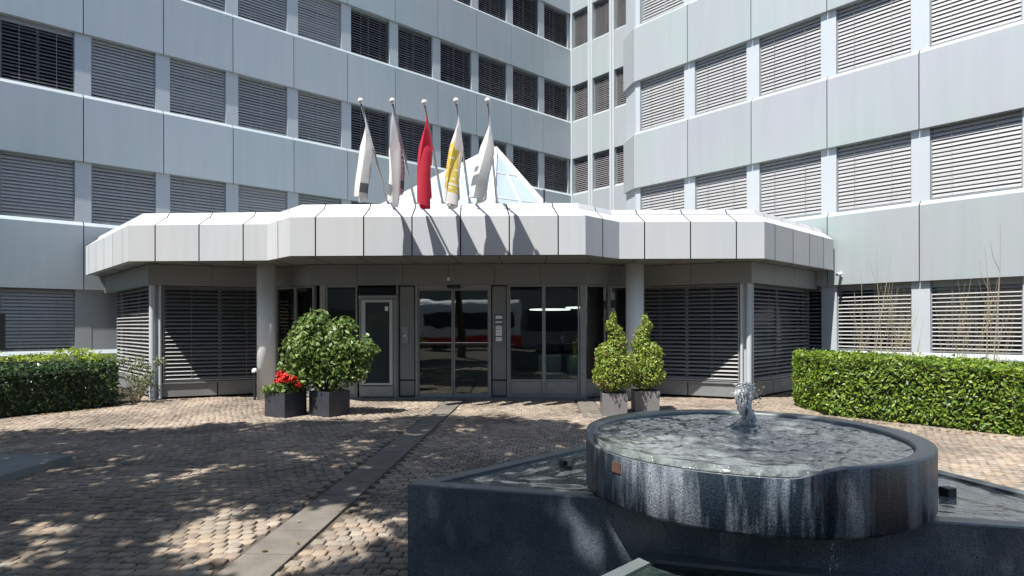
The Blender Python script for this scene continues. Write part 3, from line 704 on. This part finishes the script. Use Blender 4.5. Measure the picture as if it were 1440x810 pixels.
# pedestal under the round basin
mb = MB(); mb.lathe([(.45, .2), (.45, .675)], (0, 0, 0), 40); mb.build('pedestal', M['granite'], FT).location = (-.1, -.02, 0)
RO = .95
BO = Vector((-.10, -.02, 0))
def basin():
    seg = 160; mb = MB(); rings = []
    def fz(t):       # t angle; spill sector at front left
        d = abs((math.degrees(t)-220+180) % 360-180); return max(0, min(1, (54-d)/12))
    def rin(t):      # inner radius
        d = abs((math.degrees(t)-235+180) % 360-180); return .937-.115*min(1, max(0, (d-35)/75))
    defs = [lambda t: (.3, .645), lambda t: (RO-.05, .63), lambda t: (RO-.015, .637), lambda t: (RO, .655), lambda t: (RO, .955-.045*fz(t)), lambda t: (RO-.004, .963-.045*fz(t)), lambda t: (RO-.012, .967-.045*fz(t)),
            lambda t: (rin(t)+.003, .967-.045*fz(t)), lambda t: (rin(t)-.006, .958-.045*fz(t)), lambda t: (rin(t)-.012, .86), lambda t: (.2, .85)]
    for k, fn in enumerate(defs):
        r_ = []
        for q in range(seg):
            t = 2*math.pi*q/seg; r, z = fn(t); r_.append(len(mb.v)); mb.v.append((r*math.cos(t), r*math.sin(t), z))
        rings.append(r_)
    for k in range(len(rings)-1):
        for q in range(seg):
            r = (q+1) % seg; mb.f.append((rings[k][q], rings[k][r], rings[k+1][r], rings[k+1][q])); mb.m.append(0 if k < 4 else 1)
    mb.f.append(tuple(reversed(rings[0]))); mb.m.append(0); mb.f.append(tuple(rings[-1])); mb.m.append(1)
    o = mb.build('round_basin', [M['granite_wet'], M['granite_top']], FT)
    for p in o.data.polygons: p.use_smooth = len(p.vertices) == 4
    o.modifiers.new('es', 'EDGE_SPLIT').split_angle = R(40)
    # water
    V = [(0, 0, .95)]; F = []; nr = 70; ns = 200; jet = Vector((.08, .2))
    for r in range(1, nr+1):
        for q in range(ns):
            t = 2*math.pi*q/ns; R_ = rin(t)-.008+.022*fz(t); rad = R_*r/nr; x, y = rad*math.cos(t), rad*math.sin(t)
            dj = (Vector((x, y))-jet).length; e = min(1, (nr-r)/5)
            z = .949+e*(wave(x, y, .012)+.013*math.exp(-dj*2.2)*math.sin(dj*34)+.012*math.exp(-(dj/.16)**2)*(1+noise.noise(Vector((x*30, y*30, 0)))*2))
            if r == nr: z = .949-.030*fz(t)
            V.append((x, y, z))
    for q in range(ns): F.append((0, 1+q, 1+(q+1) % ns))
    for r in range(nr-1):
        for q in range(ns): a = 1+r*ns+q; b = 1+r*ns+(q+1) % ns; F.append((a, a+ns, b+ns, b))
    me = bpy.data.meshes.new('water'); me.from_pydata(V, [], F); me.materials.append(M['water']); me.polygons.foreach_set('use_smooth', [True]*len(F)); me.update(); link('water', me, o); o.location = BO
    return o
RB = basin()
# water jet: ropey column plus drops
jb = MB(); jx, jy = .08, .2
for k in range(14):
    a = random.uniform(0, 6.28); r0 = random.uniform(.01, .035); h = random.uniform(.16, .25); pts = []
    for s in range(7):
        q = s/6; rr = r0+.02*math.sin(q*7+a)+.02*q*random.random(); pts.append((jx+rr*math.cos(a+q), jy+rr*math.sin(a+q), .95+h*q))
    jb.tube(pts, [random.uniform(.010, .020)*(1-.3*s/6) for s in range(7)], 7)
def drop(c, r):
    jb.lathe([(r*.2, -r*.95), (r*.85, -r*.5), (r, 0), (r*.75, r*.6), (r*.15, r)], c, 6)
for k in range(700):
    a = random.uniform(0, 6.28); z = random.random(); rr = abs(random.gauss(0, .028+.018*(z > .6)+.03*(z < .15)))
    drop((jx+rr*math.cos(a), jy+rr*math.sin(a), .955+.28*z**.8), random.uniform(.002, .008))
jb.build('water_jet', M['foam'], FT, smooth=True).location = BO
jb = MB()
for k in range(46):                                   # thin dribble falling off the bottom edge of the basin
    z = random.uniform(.34, .64); sd = random.choice((-1, 1)); drop((.02+sd*(.045*(.64-z)/.3)+random.gauss(0, .004), -RO-.01-random.random()*.02, z), random.uniform(.0012, .003))
jb.build('water_dribble', M['foam'], FT, smooth=True).location = BO
mb = MB(); c = fw(2.52, 3.55); mb.obox((c[0], c[1]), (1, .25), .065, .065, .5, .66); mb.build('outlet_block', mat('dark_block', (.035, .033, .033), .5, bump=.4), FT, bevel=.006)
mb = MB(); c = fw(.36, 4.32)
mb.obox((c[0], c[1]), (1, .5), .045, .06, .5, .655); mb.obox((c[0]+.03, c[1]-.05), (1, -.4), .06, .035, .5, .625); mb.build('outlet_block', bpy.data.materials['dark_block'], FT, bevel=.012)
mb = MB(); t = R(205)
for dt in (0,): mb.box(-.035, .035, -.006, .004, .0, .055)
o = mb.build('plaque', mat('copper_plaque', (.12, .06, .045), .5, var=.5, vscale=20), FT); o.matrix_basis = Matrix.Translation((BO.x+RO*math.cos(R(207)), BO.y+RO*math.sin(R(207)), .82)) @ Matrix.Rotation(R(207+90), 4, 'Z')

# ------------------------------------------------------------------ planters and their plants
lf_bush = leafmat('bush_leaf', (.07, .13, .025), (.15, .23, .05), (.28, .36, .12)); lf_box = leafmat('box_leaf', (.11, .18, .02), (.22, .30, .04), (.36, .42, .09))
lf_hedge = leafmat('laurel_leaf', (.06, .12, .012), (.13, .22, .02), (.28, .35, .035), trans=.3, rough=.5); lf_dark = leafmat('dark_hedge_leaf', (.016, .034, .012), (.03, .062, .02), (.10, .16, .06), trans=.1, rough=.22)
lf_lime = leafmat('lime_leaf', (.16, .25, .02), (.26, .36, .03), (.36, .44, .05), trans=.4); lf_tree = leafmat('tree_leaf', (.03, .07, .012), (.05, .10, .02), (.08, .14, .03), trans=.3)
lf_pale = leafmat('pale_leaf', (.12, .16, .07), (.22, .26, .14), (.35, .36, .26)); petal = mat('geranium_petal', (.75, .05, .03), .6, isl=.6, col2=(.55, .02, .015))
lf_core = mat('dark_core', (.02, .03, .012), .95, bump=1, bscale=30)  # solid dark core, painted as the shade inside the foliage
def planter(x, y, s, h, rz, m, label, group, taper=0.0):
    t = thing('planter', (x, y, 0), label, 'planter', rz=rz, group=group)
    mb = MB(); b = s/2*(1-taper); a = s/2; i = a-.03
    ro = [(-1, -1), (1, -1), (1, 1), (-1, 1)]
    for k in range(4):
        p, q = ro[k], ro[(k+1) % 4]
        mb.poly([(p[0]*b, p[1]*b, 0), (q[0]*b, q[1]*b, 0), (q[0]*a, q[1]*a, h), (p[0]*a, p[1]*a, h)])
        mb.poly([(p[0]*a, p[1]*a, h), (q[0]*a, q[1]*a, h), (q[0]*i, q[1]*i, h), (p[0]*i, p[1]*i, h)])
        mb.poly([(p[0]*i, p[1]*i, h), (q[0]*i, q[1]*i, h), (q[0]*i, q[1]*i, h-.06), (p[0]*i, p[1]*i, h-.06)])
    mb.build('box', m, t); mb = MB(); mb.box(-i, i, -i, i, h-.1, h-.05); mb.build('soil', M['soil'], t); return t
planter(-4.06, 11.0, .50, .42, R(62), M['planter_dark'], 'smaller black square planter with red geraniums by the left column', 'black planters')
planter(-3.30, 11.08, .50, .44, R(60), M['planter_dark'], 'black square planter holding the big leafy bush', 'black planters')
planter(1.82, 11.0, .44, .40, R(-2), M['planter_grey'], 'grey square planter with the left of two clipped bushes', 'grey planters', .04)
planter(2.47, 11.4, .46, .40, R(-2), M['planter_grey'], 'grey square planter nearest the right column and clipped bush', 'grey planters', .04)
def blobpts(blobs, n, shell=.5):
    out = []; nr_ = []; vol = np.array([b[3]*b[4]*b[5] for b in blobs])**(2/3); cnt = (n*vol/vol.sum()).astype(int)
    for b, c in zip(blobs, cnt):
        d = rng.normal(size=(c, 3)); d /= np.linalg.norm(d, axis=1, keepdims=True); r = 1-shell*rng.random(c)**1.5
        bump = 1+.16*np.sin(d[:, 0]*7+b[0]*9)*np.sin(d[:, 1]*6+b[1]*5+1)*np.cos(d[:, 2]*8)
        out.append(np.array(b[:3])+d*np.array(b[3:])*(r*bump)[:, None]); nr_.append(d)
    return np.concatenate(out), np.concatenate(nr_)
def leafobj(name, V, m, parent=None, mats=None, midx=None): return link(name, quads_mesh(name, V, mats or [m], midx=midx), parent)
# big bush
t = thing('bush', (-3.36, 11.08, .38), 'tall loose green bush growing in the right black planter', 'bush')
bl_ = [(-.28, 0, .92, .46, .44, .38), (-.5, 0, .62, .36, .4, .40), (.15, 0, .75, .5, .45, .5), (.34, 0, 1.20, .24, .22, .20), (-.22, .05, 1.28, .30, .28, .24), (.58, -.05, .82, .38, .36, .26), (.78, 0, .78, .18, .2, .13), (.1, 0, .35, .42, .38, .32), (-.35, -.1, .35, .3, .3, .25), (.5, .0, .45, .3, .3, .3)]
P, Nn = blobpts(bl_, 4900, .85); leafobj('foliage', leaves(P, .098, .056, Nn, 1.0, up=.4), lf_bush, t)
mb = MB()
for k in range(14):
    b = bl_[k % 10]; mb.tube([(random.uniform(-.1, .1), random.uniform(-.1, .1), -.05), (b[0]*.4, b[1]*.4+random.uniform(-.1, .1), b[2]*.5), (b[0]+random.uniform(-.2, .2), b[1], b[2]+.05)], [.016, .011, .004], 6)
mb.build('stem', M['bark'], t)
# geraniums
t = thing('geranium', (-4.06, 11.0, .37), 'red geraniums with purple foliage in the smaller black planter', 'flowers')
P, Nn = blobpts([(0, 0, .12, .3, .3, .13), (-.2, -.1, .10, .2, .15, .08)], 900, .9); leafobj('foliage', leaves(P, .06, .05, Nn, .8), lf_bush, t)
P, Nn = blobpts([(-.3, 0, .12, .17, .17, .08), (.3, .05, .08, .15, .15, .08)], 260, .9); leafobj('purple_foliage', leaves(P, .05, .03, Nn, .8), leafmat('purple_leaf', (.05, .03, .05), (.12, .09, .12), (.2, .18, .2)), t)
P, Nn = blobpts([(.20, -.22, .30, .09, .08, .06), (.08, -.24, .34, .08, .08, .06), (.30, -.22, .2, .06, .06, .05), (-.07, -.05, .36, .085, .085, .075), (-.02, -.1, .27, .09, .09, .06), (.16, -.05, .27, .08, .08, .055), (.27, 0, .33, .05, .05, .05), (-.14, -.1, .26, .05, .05, .04), (.30, .05, .17, .05, .05, .03)], 980, .5)
leafobj('blossom', leaves(P, .04, .036, Nn, .6), petal, t)
mb = MB()
for a, b in ((-.07, .33), (.16, .25), (.27, .3)): mb.tube([(a*.3, 0, -.03), (a, -.05, b)], .005, 5)
mb.build('stem', M['stem'], t)
# clipped topiaries
def topiary(x, y, seed, label, tall):
    t = thing('topiary', (x, y, .39), label, 'clipped bush', group='clipped bushes in grey planters')
    s = 1 if seed else -1
    bl = [(0, 0, .30, .34, .34, .27), (-.03*s, 0, .50, .33, .33, .25), (.05*s, 0, .68, .25, .25, .22), (-.06*s, 0, .86, .17, .17, .19), (.12*s, 0, .80, .10, .1, .11), (-.04*s, 0, 1.06, .125, .125, .16), (.03*s, 0, 1.20, .10, .1, .12), (.0, 0, 1.33*tall, .06, .06, .13)]
    bl = [(b[0]*1.1, b[1], b[2], b[3]*1.13, b[4]*1.13, b[5]) for b in bl]; P, Nn = blobpts(bl, 8500, .4); mi = (rng.random(len(P)) < (.09 if seed == 0 else .02)*(1+1.5*(P[:, 2] < .25))).astype(int)
    leafobj('foliage', leaves(P, .046, .030, Nn, .8, up=.3), None, t, mats=[lf_box, leafmat('brown_leaf', (.16, .09, .04), (.22, .14, .06), (.28, .2, .1))], midx=mi)
    mb = MB(); mb.tube([(0, 0, -.05), (0, 0, .5), (0, 0, 1.2)], [.03, .02, .008], 8); mb.build('trunk', M['bark'], t)
    mb = MB()
    for b in bl[:6]: mb.lathe([(b[3]*.15, -b[5]*.55), (b[3]*.55, -b[5]*.2), (b[3]*.55, b[5]*.2), (b[3]*.1, b[5]*.55)], b[:3], 12)
    mb.build('dark_core', lf_core, t)
topiary(1.82, 11.0, 0, 'clipped box bush with brownish tip, the left of the pair', 1.0); topiary(2.47, 11.4, 1, 'all green clipped box bush beside the right column', .97)

# ------------------------------------------------------------------ hedges
def hedge(name, pl, h, n, L, W, lm, label, cat='hedge', round_=.12, hf=None, core=True):
    pl = ccw(pl); cx = sum(p[0] for p in pl)/len(pl); cy = sum(p[1] for p in pl)/len(pl); t = thing(name, (cx, cy, 0), label, cat)
    q = [Vector((p[0]-cx, p[1]-cy)) for p in pl]; k = len(q)
    per = [(q[(i+1) % k]-q[i]).length for i in range(k)]; xs = [p.x for p in q]; ys = [p.y for p in q]
    area = abs(sum(q[i].x*q[(i+1) % k].y-q[(i+1) % k].x*q[i].y for i in range(k)))/2
    tot = sum(per)*h+area; nt_ = int(n*area/tot); P = []; Nn = []
    H = lambda x, y: h+(hf(x+cx, y+cy) if hf else 0)+.05*noise.noise(Vector((x*2.2, y*2.2, 0)))+.03*noise.noise(Vector((x*6, y*6, 3)))
    while len(P) < nt_:
        x, y = random.uniform(min(xs), max(xs)), random.uniform(min(ys), max(ys))
        if inside((x, y), q): P.append((x, y, H(x, y)-abs(random.gauss(0, .035))+(.05 if random.random() < .06 else 0))); Nn.append((0, 0, 1))
    for i in range(k):
        a, b = q[i], q[(i+1) % k]; e = (b-a).normalized(); o = Vector((e.y, -e.x))
        for _ in range(int(n*per[i]*h/tot)):
            u = random.random(); p = a.lerp(b, u); z = random.random()*h
            ins = abs(random.gauss(0, .05))+.06*noise.noise(Vector((p.x*3, p.y*3, z*3)))+max(0, z-(h-round_))**2*4+max(0, .12-z)*.4; p = p-o*ins
            if z > H(p.x, p.y): z -= .06
            P.append((p.x, p.y, z)); Nn.append((o.x, o.y, .35))
    leafobj('foliage', leaves(np.array(P), L, W, np.array(Nn), .75, up=.25), lm, t)
    if core:
        mb = MB(); s = .88; mb.prism([(p.x*s, p.y*s) for p in q], .02, h-.14); mb.build('dark_core', lf_core, t)
    return t
hedge('hedge', [(5.55, 10.9), (7.25, 8.75), (7.85, 9.2), (7.25, 11.0), (6.7, 13.3), (6.0, 13.1), (5.55, 12.0)], 1.04, 21000, .078, .030, lf_hedge, 'bright green trimmed laurel hedge in front of the right wing', hf=lambda x, y: -.12*max(0, (9.8-y)))
hedge('hedge', [(7.75, 9.35), (9.6, 7.6), (10.2, 8.4), (8.4, 10.2)], .98, 3000, .08, .04, lf_dark, 'dark green hedge cut off by the right picture edge')
hedge('hedge', [(-11.3, 7.1), (-8.9, 10.75), (-7.98, 12.2), (-8.3, 12.9), (-9.3, 12.4), (-12.3, 8.0)], .86, 14000, .07, .042, lf_dark, 'dark glossy trimmed hedge at the left in front of the wing')
hedge('shrub', [(-13.2, 11.6), (-10.6, 12.9), (-9.05, 13.1), (-8.95, 14.0), (-10.6, 13.9), (-13.2, 12.6)], 1.0, 6500, .09, .03, lf_lime, 'lime green shrub row behind the dark left hedge', 'shrub', round_=.3, hf=lambda x, y: .07*math.sin(x*3.1)+.05*math.sin(x*7))
# planting bed soil
mb = MB(); mb.prism(ccw([(5.7, 10.9), (7.3, 8.9), (9.9, 7.0), (12, 9), (8, 15), (6.3, 14)]), -.02, .008); struct(mb.build('planting_bed', M['soil']))
mb = MB(); mb.prism(ccw([(-12.5, 7.0), (-8.95, 11.0), (-8.1, 12.4), (-8.0, 13.2), (-10.2, 16.3), (-16, 11.5)]), -.02, .008); struct(mb.build('planting_bed', M['soil']))
# rose / pale plant by the left block
t = thing('rose_bush', (-7.95, 12.95, 0), 'thin pale rose bush against the blinds of the left block', 'bush')
mb = MB(); tips = []
for k in range(16):
    a = random.uniform(-.35, .35); h = random.uniform(.4, .95); tp = (a*1.3, random.uniform(-.2, .2), h); tips.append(tp); mb.tube([(a*.2, 0, 0), (a*.8, tp[1]*.5, h*.6), tp], [.008, .006, .003], 5)
mb.build('stem', M['stem'], t)
P, Nn = blobpts([(x, y, z, .12, .12, .10) for x, y, z in tips]+[(.05, 0, .3, .33, .2, .25), (-.3, 0, .15, .3, .2, .14)], 1300, .9); leafobj('foliage', leaves(P, .05, .034, Nn, .9), lf_pale, t)
t = thing('silver_plant', (-8.35, 12.6, 0), 'silvery ground plant at the end of the dark left hedge', 'plant')
P, Nn = blobpts([(0, 0, .2, .22, .2, .22), (.1, -.1, .1, .25, .2, .12)], 700, .9); leafobj('foliage', leaves(P, .06, .03, Nn, .9), leafmat('silver_leaf', (.25, .28, .27), (.35, .38, .38), (.5, .5, .52)), t)
mb = MB(); mb.tube([(0, 0, 0), (0, 0, .25)], .01, 5); mb.build('stem', M['stem'], t)
# bare stems behind the right hedge
def stems(px, n, hs, label, Z0):
    x0 = (px-720)/862*Z0; t = thing('bare_shrub', (x0, Z0, 0), label, 'shrub', group='bare stems behind the hedge'); mb = MB()
    for k in range(n):
        bx = random.uniform(-.5, .5); by = random.uniform(-.2, .2); h = hs[k] if k < len(hs) else random.uniform(1.5, 2.6); ln = random.uniform(-.3, .3); ph = random.uniform(0, 6)
        pts = [(bx+ln*q*q+.04*math.sin(q*5+ph), by+.1*q*math.sin(ph), h*q) for q in [i/8 for i in range(9)]]
        r0 = .011 if h > 2.7 else random.uniform(.004, .008)
        mb.tube(pts, [r0*(1-.75*i/8) for i in range(9)], 5)
        for _ in range(3 if h > 2.4 else 2):
            i = random.randrange(3, 7); p = pts[i]; s = random.choice((-1, 1)); mb.tube([p, (p[0]+s*.12, p[1], p[2]+.25), (p[0]+s*.17, p[1], p[2]+.55)], [.004, .003, .0015], 4)
    mb.build('stem', M['stem'], t)
stems(1245, 26, (3.3, 3.05, 2.8), 'clump of tall dry stems before the first right wing window', 12.9); stems(1375, 24, (3.4, 3.0), 'clump of tall dry stems at the far right window', 11.2)

# ------------------------------------------------------------------ small things
t = thing('bollard_lamp', ((358-720)/862*13.3, 13.3, 0), 'slim dark bollard with white cap left of the left column', 'lamp')
mb = MB(); mb.tube([(0, 0, 0), (0, 0, .60)], .025, 10); mb.build('post', M['black'], t); mb = MB(); mb.lathe([(.055, .60), (.06, .63), (.05, .67), (.01, .69)], (0, 0, 0), 16); mb.build('cap', M['white'], t)
tt = (10.36-.664*3.45, 12.4+.748*3.45); nrm = (-.748, -.664)
t = thing('security_camera', (tt[0]+nrm[0]*.06, tt[1]+nrm[1]*.06, 2.83), 'small white security camera on the right wing panel', 'camera')
mb = MB(); mb.obox((nrm[0]*.02, nrm[1]*.02), nrm, .05, .07, -.06, .06); mb.build('bracket', M['white'], t); mb = MB(); mb.tube([(nrm[0]*.03, nrm[1]*.03, .02), (nrm[0]*.2-.02, nrm[1]*.2, -.01)], .035, 10); mb.build('housing', M['white'], t)
mb = MB(); mb.tube([(nrm[0]*.2-.02, nrm[1]*.2, -.01), (nrm[0]*.212-.021, nrm[1]*.212, -.012)], .028, 10); mb.build('lens', M['black'], t)
t = thing('stone_plinth', (-6.3, 5.6, 0), 'low flat grey stone slab at the left picture edge', 'slab'); mb = MB(); mb.prism([(-1.5, -1.8), (1.02, -1.8), (1.1, 1.65), (-1.5, 1.75)], -.01, .085)
mb.build('slab', mat('slab_stone', (.20, .215, .21), .6, var=.8, vscale=3, col2=(.13, .145, .14), bump=.3), t, bevel=.006)
t = thing('control_box', (-11.0, 13.05, 0), 'dark grey control box on a post at the left picture edge', 'box'); mb = MB(); mb.tube([(0, 0, 0), (0, 0, 1.2)], .03, 8); mb.build('post', M['black'], t)
mb = MB(); mb.box(-.14, .14, -.1, .1, 1.12, 1.9); mb.build('housing', M['planter_dark'], t, bevel=.015)
# fallen leaves and debris on the paving
def fallen():
    n = 260; P = np.zeros((n, 3)); P[:, 1] = rng.uniform(3, 11.5, n); P[:, 0] = rng.uniform(-.8, .35, n)*P[:, 1]; k = 150; u = rng.random(k); P[:k, 0] = 5.45+1.75*u-np.abs(rng.normal(0, .13, k)); P[:k, 1] = 10.8-2.15*u-np.abs(rng.normal(0, .13, k)); P[100:k, 0] = -8.85+.9*u[100:]+np.abs(rng.normal(0, .12, k-100)); P[100:k, 1] = 10.7+1.4*u[100:]; P[:, 2] = .012
    Nn = np.tile((0, 0, 1.0), (n, 1)); o = leafobj('fallen_leaves', leaves(P, .05, .035, Nn, .25), None, None, mats=[leafmat('dry_leaf', (.12, .07, .03), (.25, .18, .08), (.45, .38, .22))]); o['kind'] = 'stuff'; o['label'] = 'dry fallen leaves scattered over the cobbles'; o['category'] = 'leaves'
fallen()

# ------------------------------------------------------------------ bus and added office block behind the viewpoint, mirrored in the door glass
M['opp'] = mat('opposite_plaster', (.30, .28, .26), .8, var=.4, vscale=.5); M['oppglass'] = mat('opposite_glass', (.03, .04, .05), .1)
t = thing('added_office_block', (0, -24, 0), 'plain office block added behind the viewpoint to darken the entrance glass reflections', 'building')
mb = MB(); mb.box(-30, 34, -8, 0, 0, 14); mb.build('wall', M['opp'], t)
for k in range(4): mb = MB(); mb.box(-29, 33, -.0, .06, 1.2+k*3.4, 2.9+k*3.4); mb.build('window_band', M['oppglass'], t)
t = thing('parked_bus', (-3.2, -13.5, 0), 'white bus with red lower flank, mirrored in the sliding door', 'bus')
mb = MB(); mb.xprof([(-1.2, .9), (-1.25, 2.2), (-1.1, 3.0), (-.8, 3.25), (.8, 3.25), (1.1, 3.0), (1.25, 2.2), (1.2, .9)], -4, 2.6); mb.build('body', M['white'], t, bevel=.15)
mb = MB(); mb.box(-4.02, 2.62, -1.28, 1.28, .35, .95); mb.build('skirt', mat('bus_red', (.6, .03, .04), .3), t, bevel=.05)
mb = MB(); mb.box(-3.6, 2.2, 1.24, 1.29, 1.5, 2.4); mb.build('window', M['oppglass'], t)
for x in (-2.8, 1.4):
    for y in (-1.15, 1.15): mb = MB(); mb.tube([(x, y-.12, .45), (x, y+.12, .45)], .45, 20); mb.build('wheel', M['black'], t)

# ------------------------------------------------------------------ shade trees beside and behind the viewpoint
REG = [(-15, -2), (-15, 8.2), (-7.7, 9.1), (-5.65, 10.0), (-3.5, 10.3), (-1.3, 10.8), (.3, 10.3), (1.1, 8.9), (1.9, 6.8), (2.9, 4.6), (3.3, 1.6), (2.8, -2)][::-1]
trees = [(-10.2, 1.0, 'large leafy tree left of the viewpoint, its crown shading the cobbles'), (-3.4, -4.2, 'tallest leafy tree behind the viewpoint shading the middle cobbles'), (3.6, -3.4, 'leafy tree behind the right of the viewpoint shading the fountain')]
rt = random.Random(11); cl = [[], [], []]; QX, QY = .80/2.25, 1/2.25
gy = -2.0
while gy < 11:
    gx = -15.0
    while gx < 4:
        x = gx+rt.uniform(-.3, .3); y = gy+rt.uniform(-.3, .3); gx += .66
        if not inside((x, y), REG): continue
        if ((x+1.9)/.75)**2+((y-4.7)/.95)**2 < 1: continue
        fz_ = x > .2 and y < 6.5
        if (noise.noise(Vector((x*1.25, y*1.25, 9))) > .0) if fz_ else (rt.random() < .014): continue
        for _ in range(12):
            h = rt.uniform(5.2, 9.5); X, Y = x-QX*h, y-QY*h
            if Y < .5 or abs(X) > 1.0*Y+.6 or h > 1.6+.60*Y+1.1: break
        else: continue
        d = [(X-tx)**2+(Y-ty)**2 for tx, ty, _ in trees]; k = d.index(min(d)); r = rt.uniform(.48, .70); cl[k].append((X, Y, h, r, r, r*.6))
    gy += .66
for k, (tx, ty, lab) in enumerate(trees):
    t = thing('shade_tree', (tx, ty, 0), lab, 'tree', group='trees shading the forecourt'); mb = MB(); C_ = [(c[0]-tx, c[1]-ty, *c[2:]) for c in cl[k]]
    mx_ = sum(c[0] for c in C_)/len(C_); my_ = sum(c[1] for c in C_)/len(C_); fk = (mx_*.3, my_*.3, 4.6)
    mb.tube([(0, 0, -.02), (fk[0]*.3, fk[1]*.3, 2.2), fk], [.24, .19, .15], 12)
    for c in C_[::5]: mb.tube([fk, ((fk[0]+c[0])/2, (fk[1]+c[1])/2, (fk[2]+c[2])/2+.5), c[:3]], [.06, .035, .012], 6)
    mb.build('trunk', M['bark'], t); P, Nn = blobpts(C_, 300*len(C_), .97); leafobj('crown', leaves(P, .19, .13, np.tile((0, 0, .9), (len(P), 1)), .8), lf_tree, t)
